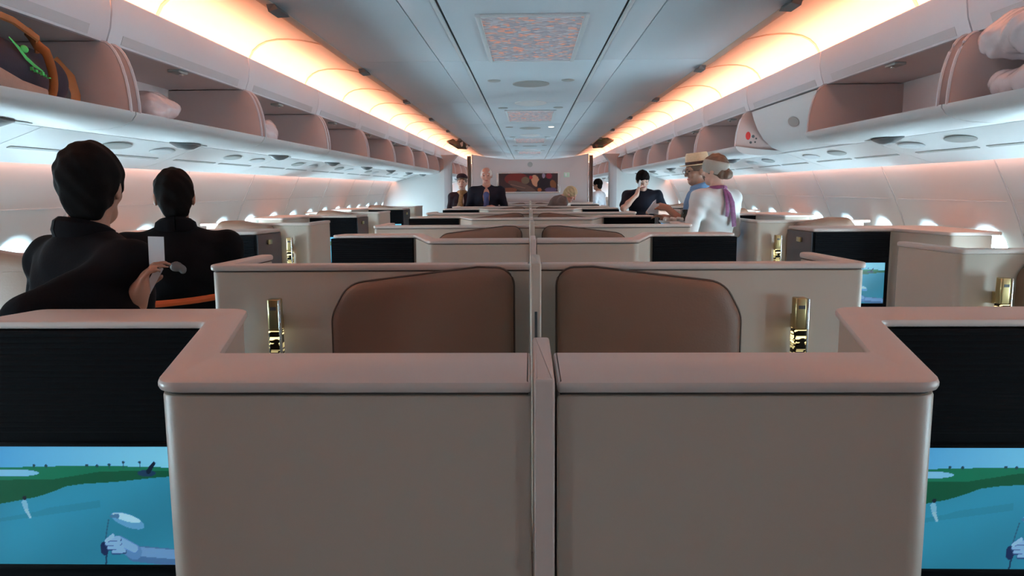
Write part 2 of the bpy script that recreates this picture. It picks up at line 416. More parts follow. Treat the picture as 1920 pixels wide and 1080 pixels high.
for s in (-1, 1):
    o = obj('decor_panel', side_mesh(mot, s), 'mottle')
    tag(o, 'dark mottled glossy panel hanging at the cove end, ' + SIDE_TXT[s], 'decor panel', 'mottled cove panels')
    cv = []
    for k in range(25):
        u = k/24; cv.append((s*(1.135+0.075*u), 14.56+0.022*math.sin(u*19)))
    cur = loft('curtain', [[(a, b, z) for a, b in cv]+[(a, b+0.006, z) for a, b in cv[::-1]] for z in (0.05, 0.8, 1.6, 2.14)])
    o = obj('curtain', cur, 'webbing'); tag(o, 'gathered brown curtain beside the picture wall, ' + SIDE_TXT[s], 'curtain', 'gathered curtains')

# ---- sidewalls with windows, wash lamp, added cool fill
def sidewall(s):
    wname = 'wall_' + LEFTN[s]
    back = prism('wall_back', [(s*2.88, 0), (s*2.94, 0), (s*2.94, 2.54), (s*1.86, 2.54), (s*1.86, 2.50), (s*2.88, 2.50)], Y0, Y1, axis='y')
    root = struct(obj(wname, back, 'side')); tag(root, 'white curved cabin sidewall with windows, ' + SIDE_TXT[s], 'wall')
    # panel profile from the top (under the valance) to the floor
    pr = [(2.500, 1.690), (2.545, 1.60), (2.615, 1.46), (2.675, 1.32), (2.725, 1.18), (2.755, 1.02), (2.76, 0.85), (2.73, 0.55), (2.68, 0.25), (2.65, 0.0)]
    pr2 = [(x+0.02, z) for x, z in pr]
    PL = 1.32
    def prof_x(z):
        for (x0, z0), (x1, z1) in zip(pr, pr[1:]):
            if z <= z0 and z >= z1: return x0+(x1-x0)*(z0-z)/(z0-z1)
        return pr[-1][0]
    # a panel with two funnel-shaped window openings, built as a grid with holes cut at the window outline
    def panel_mesh():
        bm = bmesh.new()
        wy = [0.33, 0.99]; zc, hw, hh = 0.985, 0.135, 0.230
        ys = np.linspace(0.006, PL-0.006, 41); zs = np.concatenate([np.linspace(1.69, 1.34, 9), np.linspace(1.32, 0.85, 21), np.linspace(0.80, 0.0, 9)])
        def insideness(y, z):
            return min(((abs(y-c)/hw)**2.6+(abs(z-zc)/hh)**2.6) for c in wy)
        grid = {}
        for i, y in enumerate(ys):
            for j, z in enumerate(zs):
                q = insideness(y, z); dep = 0.0
                if q < 2.2: dep = 0.075*max(0, min(1, (2.2-q)/1.25))**1.5      # funnel
                # raised horizontal crease of the panel
                grid[i, j] = bm.verts.new((s*(prof_x(z)+dep), y, z)); grid[i, j].index = 0
        for i in range(len(ys)-1):
            for j in range(len(zs)-1):
                if insideness((ys[i]+ys[i+1])/2, (zs[j]+zs[j+1])/2) < 0.93: continue
                bm.faces.new((grid[i, j], grid[i+1, j], grid[i+1, j+1], grid[i, j+1]))
        bmesh.ops.recalc_face_normals(bm, faces=bm.faces)
        me = bpy.data.meshes.new('wall_panel'); bm.to_mesh(me); bm.free()
        me.polygons.foreach_set('use_smooth', [True]*len(me.polygons))
        return me
    pm = panel_mesh()
    seam = prism('panel_joint', [(s*(x-0.004), z) for x, z in pr]+[(s*x, z) for x, z in pr2[::-1]], -0.007, 0.007, axis='y')
    crease = box('panel_crease', s*(prof_x(1.43)-0.002), s*(prof_x(1.43)+0.004), 0.05, PL-0.05, 1.427, 1.431)
    n = 24
    ring_o = [(0.155*math.copysign(abs(math.cos(t))**0.77, math.cos(t)), 0.250*math.copysign(abs(math.sin(t))**0.77, math.sin(t))) for t in np.linspace(0, 2*math.pi, n, endpoint=False)]
    xg = prof_x(0.985)+0.085
    pane = loft('window_pane', [[(s*(xg), a, 0.985+b) for a, b in ring_o], [(s*(xg+0.01), a, 0.985+b) for a, b in ring_o]])
    y = 4.18-PL*4; w = 0
    while y < Y1-PL:
        obj('wall_panel', pm, 'side', root, (0, y, 0)); obj('panel_joint', seam, 'lgrey', root, (0, y, 0)); obj('panel_crease', crease, 'lgrey', root, (0, y, 0))
        for c in (0.33, 0.99):
            if y+c < -0.7: continue
            w += 1
            o = struct(obj('window_%d' % (w if s < 0 else w+100), pane, 'pane', None, (0, y+c, 0)))
            tag(o, 'daylit oval cabin window on the ' + SIDE_TXT[s], 'window', 'cabin windows ' + LEFTN[s])
        y += PL
    # wash lamp hidden above the valance
    wl = prism('wash_lamp', [(s*2.455, 1.694), (s*2.485, 1.694), (s*2.485, 1.700), (s*2.455, 1.700)], YL, Y1-0.05, axis='y')
    obj('wash_lamp', wl, 'wash', root)
    obj('cool_fill_strip', prism('cool_fill_strip', [(s*2.446, 1.668), (s*2.450, 1.668), (s*2.450, 1.692), (s*2.446, 1.692)], YL, Y1-0.05, axis='y'), 'cool_fill', root)  # added cool fill strip, kept out of view to brighten the sidewall
    tb = prism('valance_back', [(s*2.44, 1.70), (s*2.88, 1.70), (s*2.88, 1.72), (s*2.44, 1.72)], Y0, Y1, axis='y')
    obj('valance_back', tb, 'side', root)
for s in (-1, 1): sidewall(s)

# ---- service panels under the bins (reading lamps, vents)
BP, B0 = 1.50, 3.10
def service(s):
    prof = [(2.03, 1.784), (2.08, 1.765), (2.20, 1.722), (2.34, 1.676), (2.405, 1.658), (2.43, 1.654), (2.445, 1.665), (2.445, 1.70), (2.36, 1.715), (2.20, 1.76), (2.03, 1.80)]
    rail = prism('service_rail', [(s*2.19, 1.83), (s*2.44, 1.74), (s*2.44, 1.76), (s*2.19, 1.85)], Y0, Y1, axis='y')
    root = struct(obj('trim_%d' % (3 if s < 0 else 4), rail, 'white'))
    tag(root, 'pale service panel strip under the bins, ' + SIDE_TXT[s], 'service strip')
    pan = prism('service_panel', [(s*x, z) for x, z in prof], 0.003, BP-0.003, axis='y')
    def on(x):  # z of the underside
        for (x0, z0), (x1, z1) in zip(prof, prof[1:6]):
            if x0 <= x <= x1: return z0+(z1-z0)*(x-x0)/(x1-x0)
        return 1.66
    tilt = math.atan2(0.045, 0.14)
    lens = disc('reading_lamp', 0.045, 0.13, 0.006); slotm = box('air_slot', -0.010, 0.010, -0.30, 0.30, -0.003, 0.004)
    y = B0-BP*3
    while y < Y1-BP:
        obj('service_panel', pan, 'white', root, (0, y, 0))
        for xx, dy, mm, ms in ((2.12, 0.72, lens, 'mgrey'), (2.13, 1.22, lens, 'lgrey')):
            obj('reading_lamp', mm, ms, root, (s*xx, y+dy, on(xx)-0.001), (0, s*tilt, 0))
        for dy in (0.38, 1.06):
            obj('air_slot', slotm, 'mgrey', root, (s*2.235, y+dy, on(2.235)), (0, s*tilt, 0))
        y += BP
for s in (-1, 1): service(s)

# ---- overhead bins
def arc(p0, p1, bulge, n=10):
    # quarter-ellipse from p0 (top) to p1 (lip), vertical at the lip
    return [(p1[0]+(p0[0]-p1[0])*(1-math.cos(t)), p1[1]+(p0[1]-p1[1])*math.sin(t)) for t in np.linspace(math.pi/2, 0, n)]
plate_arc = arc((1.737, 2.115), (1.637, 1.838), 0)
G = 0.035
def bin_parts(s):
    d = {}
    L = BP
    d['fascia'] = prism('fascia', [(s*x, z) for x, z in [(1.734, 2.117), (1.712, 2.175), (1.702, 2.245), (1.706, 2.308), (1.712, 2.313), (1.720, 2.309), (1.724, 2.25), (1.752, 2.117)]], 0.004, L-0.004, 0.004, axis='y', bev_bottom=True)
    d['strip'] = prism('label_strip', [(s*x, z) for x, z in [(1.7285, 2.126), (1.7155, 2.162), (1.722, 2.162), (1.735, 2.126)]], 0.10, L-0.14, axis='y')
    d['bucket'] = prism('bucket', [(s*x, z) for x, z in [(1.634, 1.842), (1.634, 1.830), (1.652, 1.806), (1.69, 1.786), (1.75, 1.774), (1.83, 1.769), (1.93, 1.773), (2.05, 1.792), (2.20, 1.80), (2.20, 1.812), (1.95, 1.806), (1.78, 1.822), (1.650, 1.842)]], 0.004, L-0.004, axis='y')
    pl = [(s*x, z) for x, z in plate_arc]+[(s*1.640, 1.828), (s*1.660, 1.808), (s*1.70, 1.790), (s*1.76, 1.778), (s*1.84, 1.774), (s*1.95, 1.778), (s*2.08, 1.797), (s*2.20, 1.806), (s*2.20, 2.115)]
    d['plate'] = prism('end_plate', pl, -0.006, 0.006, 0.002, axis='y', bev_bottom=True)
    rim = plate_arc
    d['rim'] = tube('plate_rim', [(s*(x-0.001), 0, z) for x, z in rim], 0.0075, 6)
    d['back'] = prism('back_wall', [(s*2.185, 1.815), (s*2.20, 1.815), (s*2.20, 2.136), (s*1.752, 2.136), (s*1.752, 2.121), (s*2.185, 2.121)], 0.02, L-0.02, axis='y')
    d['bp'] = box('back_panel', s*2.135, s*2.184, 0.06, 0.06+0.52, 1.812, 2.01, 0.004)
    d['latch'] = box('latch', s*1.765, s*1.825, L/2-0.05, L/2+0.05, 2.107, 2.121, 0.004)
    d['catch'] = box('catch_pin', s*1.77, s*1.785, L/2-0.012, L/2+0.012, 2.096, 2.107, 0.003)
    d['lens'] = disc('reading_light', 0.06, 0.135, 0.012, dome=0.022)
    d['lens2'] = disc('lamp_bezel', 0.045, 0.10, 0.004)
    # raised bucket of a closed bin
    dp = [(1.744, 2.106), (1.765, 2.04), (1.795, 1.97), (1.842, 1.895), (1.91, 1.83), (2.0, 1.79)]
    d['door'] = prism('door', [(s*x, z) for x, z in dp]+[(s*(x+0.02), z+0.008) for x, z in dp[::-1]], G+0.012, L-G+0.02, axis='y')
    d['cup'] = disc('door_latch', 0.035, 0.10, 0.004)
    return d
BIN = {s: bin_parts(s) for s in (-1, 1)}
bin_no = {-1: 0, 1: 0}
def overhead_bin(s, k, closed=False):
    d = BIN[s]; y = B0+BP*k
    lab = ''
    if k <= 6: lab = '%s white overhead bin, %s bin from the partition, %s' % ('closed' if closed else 'open', ORD[min(16, 7-k)], SIDE_TXT[s])
    t = thing('overhead_bin', lab, 'overhead bin', (0, y, 0), 'overhead bins ' + LEFTN[s])
    if k > 6: t['label'] = 'open white overhead bin, %s one beyond the partition, %s' % (ORD[k-6], SIDE_TXT[s])
    f = obj('fascia', d['fascia'], 'binw', t); obj('label_strip', d['strip'], 'strip', f)
    if closed:
        dr = obj('door', d['door'], 'white', t); ang = math.atan2(0.08, 0.037)
        obj('door_latch', d['cup'], 'mgrey', dr, (s*1.797, BP*0.45, 1.962), (0, s*1.12, 0))
        obj('back_wall', d['back'], 'bini', t)
        return t
    b = obj('bucket', d['bucket'], 'white', t)
    obj('lamp_bezel', d['lens2'], 'mgrey', b, (s*1.87, BP*0.62+0.15, 1.770), (0, -s*0.05, 0))
    obj('reading_light', d['lens'], 'dgrey', b, (s*1.86, BP*0.62, 1.770), (0, -s*0.05, 0))
    obj('back_wall', d['back'], 'bini', t)
    if k < 5: obj('back_panel', d['bp'], 'binp', t)
    la = obj('latch', d['latch'], 'mgrey', t); obj('catch_pin', d['catch'], 'silver', la)
    for yy in (G, BP-G):
        p = obj('end_plate', d['plate'], 'bini', t, (0, yy, 0)); obj('plate_rim', d['rim'], 'binw', p)
    return t
K_MIN, K_MAX = -3, 11
for s in (-1, 1):
    for k in range(K_MIN, K_MAX+1):
        t = overhead_bin(s, k, closed=(s == 1 and k == 1))
        if s == 1 and k == 2:   # stickers on the near end plate of the bucket next to the closed bin
            st = obj('sticker', disc('sticker', 0.020, 0.032, 0.002), 'red', t, (1.735, G-0.007, 1.925), (math.pi/2, 0, 0)); st['label'] = 'red round sticker'
            for (xx, zz, r) in ((1.775, 1.92, 0.012), (1.800, 1.903, 0.007), (1.792, 1.875, 0.007), (1.757, 1.872, 0.010)):
                obj('plate_hole', disc('plate_hole', r, r, 0.002), 'dgrey', t, (xx, G-0.0075, zz), (math.pi/2, 0, 0))
    # closing panel behind the bins, above the service strip
    bk = struct(obj('trim_%d' % (5 if s < 0 else 6), prism('bin_backing', [(s*2.205, 1.79), (s*2.44, 1.75), (s*2.44, 1.77), (s*2.225, 1.81), (s*2.225, 2.50), (s*2.205, 2.50)], Y0, Y1, axis='y'), 'side'))
    tag(bk, 'backing panel behind the bins, ' + SIDE_TXT[s], 'trim')

# ---- end walls, bulkhead with picture, partitions and aisle posts
we = struct(obj('wall_end', box('wall_end', -2.9, 2.9, Y1, Y1+0.06, 0, 2.54), 'end')); tag(we, 'far end wall of the cabin', 'wall')
wb = struct(obj('wall_behind_dimming', box('wall_behind_dimming', -2.9, 2.9, Y0-0.06, Y0, 0, 2.54), 'post')); tag(wb, 'unseen wall set close behind the viewpoint to cut light', 'wall')  # unseen; set close and dark to reduce light from behind
YB = 14.46
top = [(x, 2.055+0.11*(abs(x)/1.1)**2) for x in np.linspace(1.10, -1.10, 17)]
bh = struct(obj('wall_bulkhead', prism('bulkhead', [(-1.10, 0), (1.10, 0)]+top, YB, YB+0.25, 0.006, axis='y', bev_bottom=True), 'end'))
tag(bh, 'mauve grey bulkhead wall carrying the framed picture', 'wall')
for s in (-1, 1):
    obj('edge_trim', box('edge_trim', s*1.10, s*1.118, YB-0.004, YB+0.25, 0, 2.168, 0.003), 'silver', bh)
    # side partition from the aisle post to the sidewall
    pp = [(1.545, 0), (2.64, 0), (2.745, 0.9), (2.67, 1.30), (2.50, 1.64), (2.42, 1.65), (2.2, 1.72), (1.96, 1.79), (1.66, 1.83), (1.545, 1.9)]
    pw = struct(obj('wall_partition_' + LEFTN[s], prism('partition', [(s*a, b) for a, b in pp], 13.62, 13.66, 0.004, axis='y', bev_bottom=True), 'part'))
    tag(pw, 'pale partition between aisle post and sidewall, ' + SIDE_TXT[s], 'partition')
    po = struct(obj('trim_%d' % (7 if s < 0 else 8), prism('aisle_post', [(s*a, b) for a, b in [(1.42, 0), (1.545, 0), (1.545, 2.03), (1.60, 2.12), (1.30, 2.12), (1.36, 2.05), (1.42, 1.98)]], 13.5, 13.75, 0.006, axis='y', bev_bottom=True), 'post'))
    tag(po, 'grey curtain post beside the aisle, ' + SIDE_TXT[s], 'post')

def art_fn(u, v):
    c = np.tile(srgb(52, 34, 38), (len(u), 1))
    def ell(cx, cy, rx, ry, col, rot=0):
        ca, sa = math.cos(rot), math.sin(rot); x = (u-cx)*3.1; y = v-cy
        m = ((x*ca+y*sa)/(rx*3.1))**2+((-x*sa+y*ca)/ry)**2 < 1
        c[m] = srgb(*col)
    ell(0.30, 0.70, 0.20, 0.34, (104, 36, 34)); ell(0.45, 0.62, 0.07, 0.2, (104, 90, 72)); ell(0.40, 0.25, 0.26, 0.22, (88, 68, 62), -0.4)
    ell(0.18, 0.10, 0.13, 0.13, (120, 66, 46)); ell(0.62, 0.60, 0.065, 0.33, (188, 130, 102), 0.25); ell(0.545, 0.78, 0.03, 0.10, (170, 36, 42))
    ell(0.78, 0.40, 0.13, 0.36, (30, 24, 32)); ell(0.85, 0.86, 0.05, 0.16, (120, 36, 52)); ell(0.76, 0.88, 0.025, 0.14, (140, 128, 150))
    ell(0.92, 0.40, 0.05, 0.24, (122, 76, 46), 0.3); ell(0.88, 0.10, 0.10, 0.13, (84, 74, 106)); ell(0.69, 0.10, 0.035, 0.10, (160, 90, 52))
    m = np.abs(v-(0.45-0.85*(u-0.15)))*1.0 < 0.012; m &= (u > 0.2) & (u < 0.45); c[m] = srgb(150, 110, 96)
    return c
pic = thing('framed_picture', 'wide dark abstract picture in a silver frame on the bulkhead', 'picture', (0, YB, 0))
px0, px1, pz0, pz1 = -0.60, 0.53, 1.455, 1.80
obj('picture', color_grid('picture', 120, 44, art_fn, lambda a, b: (px0+(px1-px0)*a, -0.018, pz0+(pz1-pz0)*b)), 'art', pic)
obj('backing', box('backing', px0, px1, -0.016, 0.0, pz0, pz1), 'slot', pic)
for (a, b, c, d) in ((px0-0.035, px0, pz0-0.03, pz1+0.02), (px1, px1+0.035, pz0-0.03, pz1+0.02), (px0, px1, pz1, pz1+0.02), (px0, px1, pz0-0.03, pz0)):
    obj('frame_bar', box('frame_bar', a, b, -0.03, 0.0, c, d, 0.003), 'silver', pic)
sg = thing('exit_sign', 'small pale green sign on the bulkhead beside the picture', 'sign', (0.70, YB, 1.77))
obj('sign_plate', box('sign_plate', -0.055, 0.055, -0.012, 0, -0.045, 0.045, 0.004), 'exit', sg)
obj('pictogram', box('pictogram', -0.03, 0.0, -0.0135, -0.012, -0.025, 0.03), 'paper', sg)
tag(obj('smoke_detector', disc('smoke_detector', 0.05, 0.05, 0.02), 'mgrey', None, (0.0, YB-0.001, 1.97), (math.pi/2, 0, 0)), 'small round grey detector above the picture', 'detector')

# ------------------------------------------------------------------ suites
ZC = 1.255
def golf(u, v):
    """golf course picture; v up"""
    y = 1-v
    c = np.zeros((len(u), 3))
    sky = srgb(72, 158, 214)[None]*(1-u[:, None])+srgb(128, 214, 244)[None]*u[:, None]; c[:] = sky
    hor = 0.185-0.02*np.sin(u*3.0)
    g1 = srgb(24, 112, 84); g2 = srgb(20, 84, 60)
    m = y > hor; c[m] = g1
    mid = np.interp(u, [0, 0.33, 0.57, 1], [0.285, 0.277, 0.21, 0.20]); m = y > mid; c[m] = g2
    sand = np.interp(u, [0, 0.085, 0.236, 0.327, 0.387, 0.477, 0.63, 0.834, 1], [0.50, 0.476, 0.428, 0.379, 0.337, 0.315, 0.299, 0.262, 0.24])
    m = y > sand
    base = srgb(46, 134, 164)[None]*(1-0.25*np.sin(u*5+y*6)[:, None]*0.5)
    c[m] = base[m]
    m = (y > sand+0.12) & (np.abs(y-0.62+0.25*u) < 0.03) & (u < 0.55); c[m] *= 0.86
    def ell(cx, cy, rx, ry, col, rot=0.0):
        ca, sa = math.cos(rot), math.sin(rot); X = (u-cx)*1.78; Y = y-cy
        mm = ((X*ca+Y*sa)/(rx*1.78))**2+((-X*sa+Y*ca)/ry)**2 < 1; c[mm] = srgb(*col)
    def seg(x0, y0, x1, y1, r0, r1, col):
        X = u*1.78; dx, dy = (x1-x0)*1.78, y1-y0; t = np.clip(((X-x0*1.78)*dx+(y-y0)*dy)/(dx*dx+dy*dy), 0, 1)
        mm = np.hypot(X-x0*1.78-t*dx, y-y0-t*dy) < r0+(r1-r0)*t; c[mm] = srgb(*col)
    ell(0.13, 0.225, 0.13, 0.03, (120, 190, 230))                     # lake
    for (tx, h) in ((0.68, 0.05), (0.61, 0.03), (0.50, 0.025), (0.76, 0.05), (0.55, 0.02), (0.30, 0.02), (0.24, 0.025)):
        seg(tx, 0.185, tx, 0.185-h, 0.003, 0.003, (40, 74, 92)); ell(tx, 0.185-h, 0.008, 0.012, (34, 70, 80))
    ell(0.79, 0.225, 0.045, 0.028, (28, 60, 92)); seg(0.80, 0.21, 0.83, 0.14, 0.02, 0.014, (18, 34, 54))
    seg(0.175, 0.475, 0.182, 0.53, 0.024, 0.02, (120, 180, 206)); seg(0.182, 0.54, 0.198, 0.60, 0.016, 0.010, (140, 190, 212)); ell(0.178, 0.435, 0.010, 0.018, (30, 40, 50))
    seg(0.585, 0.62, 0.56, 0.80, 0.005, 0.005, (40, 90, 120)); seg(0.565, 0.86, 0.555, 1.0, 0.007, 0.007, (30, 60, 90))
    ell(0.68, 0.625, 0.085, 0.055, (92, 158, 200), 0.35); ell(0.675, 0.60, 0.07, 0.03, (170, 222, 244), 0.25); seg(0.60, 0.59, 0.63, 0.585, 0.012, 0.02, (70, 120, 160))
    seg(0.70, 0.905, 1.0, 0.955, 0.070, 0.078, (70, 112, 160)); seg(0.70, 0.885, 1.0, 0.925, 0.040, 0.040, (104, 152, 198))
    seg(0.63, 0.815, 0.70, 0.890, 0.062, 0.068, (86, 134, 184)); seg(0.62, 0.790, 0.70, 0.860, 0.036, 0.036, (122, 172, 214))
    ell(0.553, 0.865, 0.020, 0.060, (28, 46, 84))
    for (x0, y0, x1, y1) in ((0.630, 0.775, 0.572, 0.785), (0.630, 0.815, 0.566, 0.822), (0.640, 0.850, 0.575, 0.858), (0.650, 0.880, 0.595, 0.892)):
        seg(x0, y0+0.008, x1, y1+0.008, 0.022, 0.018, (46, 78, 124)); seg(x0, y0, x1, y1, 0.018, 0.014, (128, 176, 216))
    seg(0.600, 0.755, 0.565, 0.800, 0.018, 0.014, (140, 188, 224))
    return c
def screen_mesh(x0, x1, z0, z1, nx, nz):
    return color_grid('screen', nx, nz, golf, lambda a, b: (x0+(x1-x0)*a, 0.0, z0+(z1-z0)*b))

def louvre(x0, x1, z0, z1, pitch):
    """black panel with fine raised horizontal ribs, facing -y, back at y=0"""
    pts = [(0.0, z0)]; n = int((z1-z0)/pitch)
    for i in range(n):
        z = z0+i*(z1-z0)/n; h = (z1-z0)/n
        pts += [(-0.0055, z+h*0.2), (-0.0065, z+h*0.5), (-0.0055, z+h*0.8), (-0.004, z+h)]
    pts += [(0.0, z1)]
    me = prism('louvre', pts, x0, x1, axis='x'); me.polygons.foreach_set('use_smooth', [False]*len(me.polygons)); return me

# --- centre partition (one per side of the centre line)
def z_parts():
    d = {}
    band = [(0.018, -0.405), (0.546, -0.405), (0.685, 0.082), (1.180, 0.082), (1.130, 0.245), (0.655, 0.245), (0.53, -0.215), (0.018, -0.215)]
    cap = round_poly(band, [0.004, 0.045, 0.02, 0.03, 0.03, 0.05, 0.012, 0.004])
    body = round_poly([(0.018, -0.400), (0.541, -0.400), (0.682, 0.092), (1.173, 0.092), (1.123, 0.238), (0.662, 0.238), (0.537, -0.225), (0.018, -0.225)], [0.004, 0.04, 0.02, 0.03, 0.03, 0.05, 0.012, 0.004])
    d['cap'] = prism('ledge', cap, ZC-0.017, ZC, 0.006, bev_bottom=True)
    d['gap'] = prism('shadow_gap', offset_poly(body, 0.006), ZC-0.021, ZC-0.017)
    d['body'] = prism('shell', body, 0.0, ZC-0.021, 0.004)
    d['louvre'] = louvre(0.700, 1.168, 1.020, ZC-0.019, 0.0115)
    d['housing'] = prism('screen_housing', [(0.692, 0.078), (1.176, 0.078), (1.172, 0.11), (0.70, 0.11)], 0.10, ZC-0.019, 0.003)
    return d
ZP = z_parts()
scr_hi = screen_mesh(-0.216, 0.216, -0.131, 0.131, 260, 150)
scr_lo = screen_mesh(-0.216, 0.216, -0.131, 0.131, 90, 52)
bez = []
for (a, b, c, d_) in ((-0.222, -0.216, -0.139, 0.139), (0.216, 0.222, -0.139, 0.139), (-0.216, 0.216, 0.131, 0.139), (-0.216, 0.216, -0.139, -0.131)):
    bez.append(box('bezel_bar', a, b, -0.006, 0.004, c, d_, 0.002))
def add_screen(parent, x, y, z, hi):
    sc = obj('screen', scr_hi if hi else scr_lo, 'screen', parent, (x, y, z))
    sc['label'] = 'lit screen showing a golf course'
    for b in bez: obj('bezel_bar', b, 'black', sc)
NROW = 5
def suite_partition(s, i):
    y = 1.41+PER*i
    t = thing('suite_partition', 'cream centre suite partition with black screen panel, %s from the picture wall, %s' % (ORD[NROW-i], SIDE_TXT[s]), 'partition', (0, y, 0), 'centre suite partitions')
    b = obj('shell', side_mesh(ZP['body'], s), 'cream', t); obj('shadow_gap', side_mesh(ZP['gap'], s), 'gap', b)
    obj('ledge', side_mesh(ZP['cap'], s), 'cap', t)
    h = obj('screen_housing', side_mesh(ZP['housing'], s), 'black', t)
    obj('ribbed_panel', side_mesh(ZP['louvre'], s), 'black', h, (0, 0.078, 0))
    add_screen(h, s*0.948, 0.070, 0.862, i == 0)
    return t
strip_m = prism('front_strip', round_poly([(-0.0145, -0.412), (0.0145, -0.412), (0.0145, -0.12), (-0.0145, -0.12)], 0.004), 0.0, ZC+0.006, 0.005)
end_post = prism('end_post', round_poly([(-0.0165, 0.88), (0.0165, 0.88), (0.0165, 1.20), (-0.0165, 1.20)], 0.006), 0.35, ZC+0.035, 0.006)
slot_m = box('slot', -0.004, 0.004, 0.876, 0.881, 0.95, 1.14)
low_m = box('low_divider', -0.012, 0.012, -0.14, 0.88, 0.0, 0.80, 0.004)
for i in range(NROW):
    for s in (-1, 1): suite_partition(s, i)
    t = thing('suite_divider', 'slim cream divider between the paired centre seats, %s from the picture wall' % ORD[NROW-i], 'divider', (0, 1.41+PER*i, 0), 'centre dividers')
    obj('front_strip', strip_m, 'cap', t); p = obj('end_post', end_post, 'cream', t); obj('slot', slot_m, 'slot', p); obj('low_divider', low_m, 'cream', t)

# --- lamp with cut-out pattern
def lamp_fn(u, v):
    rng = np.random.RandomState(5); N = 110
    cx, cy = rng.rand(N), rng.rand(N)*0.98; rx, ry = 0.025+0.05*rng.rand(N), 0.010+0.018*rng.rand(N)
    c = np.tile(srgb(64, 50, 22)*0.03, (len(u), 1))
    for a, b, p, q in zip(cx, cy, rx, ry):
        du = np.minimum(np.abs(u-a), 1-np.abs(u-a))
        m = (du/p)**2+((v-b)/q)**2 < 1; k = 0.30+0.70*(b > 0.62)
        c[m] = np.array([1.0, 0.80, 0.36])*k
    return c
lamp_body = prism('lamp_tube', round_poly([(-0.022, -0.022), (0.022, -0.022), (0.022, 0.022), (-0.022, 0.022)], 0.010), -0.012, 0.095, 0.003, bev_bottom=True)
lamp_core = prism('lamp_core', round_poly([(-0.019, -0.019), (0.019, -0.019), (0.019, 0.019), (-0.019, 0.019)], 0.010), -0.14, -0.012)
_lo = round_poly([(-0.0225, -0.0225), (0.0225, -0.0225), (0.0225, 0.0225), (-0.0225, 0.0225)], 0.010, 6)
def lamp_ring(u, v):
    k = u*len(_lo); i = int(k) % len(_lo); f = k-int(k); a, b = _lo[i], _lo[(i+1) % len(_lo)]
    return (a[0]+(b[0]-a[0])*f, a[1]+(b[1]-a[1])*f, -0.14+0.128*v)
lamp_pat = color_grid('lamp_pattern', 140, 60, lamp_fn, lamp_ring)
lamp_edge = box('lamp_edge', 0.0185, 0.025, -0.026, -0.010, -0.14, 0.094, 0.002)
lamp_slot = box('lamp_slot', -0.011, 0.011, -0.0235, -0.020, 0.058, 0.070)
lamp_arm = box('lamp_arm', -0.010, 0.010, 0.02, 0.06, -0.02, 0.03, 0.003)
def reading_lamp(parent, x, y, z, s):
    l = obj('reading_lamp', lamp_body, 'brass', parent, (x, y, z)); l['label'] = 'brass reading lamp with glowing pierced lower half'
    obj('pierced_shade', lamp_pat, 'lampglow', l); obj('lamp_core', lamp_core, 'brass', l)
    obj('lamp_edge', lamp_edge, 'silver', l); obj('lamp_slot', lamp_slot, 'slot', l); obj('lamp_arm', lamp_arm, 'brass', l)

# --- seat shell (wall behind a seat that faces the viewpoint), centre
def c_parts():
    d = {}
    wall = [(0.018, 0.0), (1.172, 0.0), (1.135, 0.44), (1.075, 0.44), (1.104, 0.065), (0.018, 0.065)]
    rr = [0.003, 0.03, 0.028, 0.028, 0.02, 0.003]
    d['cap'] = prism('ledge', round_poly(wall, rr), ZC-0.022, ZC, 0.007, bev_bottom=True)
    inner = round_poly([(0.018, 0.006), (1.165, 0.006), (1.128, 0.434), (1.081, 0.434), (1.109, 0.059), (0.018, 0.059)], rr)
    d['gap'] = prism('shadow_gap', offset_poly(inner, 0.005), ZC-0.027, ZC-0.022)
    d['body'] = prism('shell', inner, 0.0, ZC-0.027, 0.003)
    cush = round_poly([(0.075, 0.45), (0.075, 1.245), (0.20, 1.248), (0.655, 1.192), (0.715, 1.08), (0.715, 0.45)], [0.03, 0.085, 0.06, 0.10, 0.12, 0.03], 7)
    def cl(nm, poly, lv):
        return loft(nm, [[(a, yy, b) for a, b in (offset_poly(poly, q) if q else poly)] for yy, q in lv])
    d['cush'] = cl('backrest', cush, [(-0.002, 0.0), (-0.045, 0.0), (-0.058, 0.004), (-0.068, 0.014), (-0.074, 0.030), (-0.078, 0.055)])
    d['pipe'] = tube('piping', [(a, -0.046, b) for a, b in offset_poly(cush, -0.001)]+[(cush[0][0], -0.046, cush[0][1])], 0.0045, 6)
    d['pan'] = prism('seat_cushion', round_poly([(0.09, -0.55), (0.69, -0.55), (0.69, -0.09), (0.09, -0.09)], 0.06), 0.30, 0.46, 0.03, bev_bottom=True)
    d['plinth'] = prism('seat_base', round_poly([(0.12, -0.50), (0.66, -0.50), (0.66, -0.02), (0.12, -0.02)], 0.03), 0.0, 0.30, 0.005)
    d['arm'] = prism('armrest', round_poly([(0.735, -0.60), (0.82, -0.60), (0.82, -0.01), (0.735, -0.01)], 0.02), 0.0, 0.62, 0.015)
    return d
CPT = c_parts()
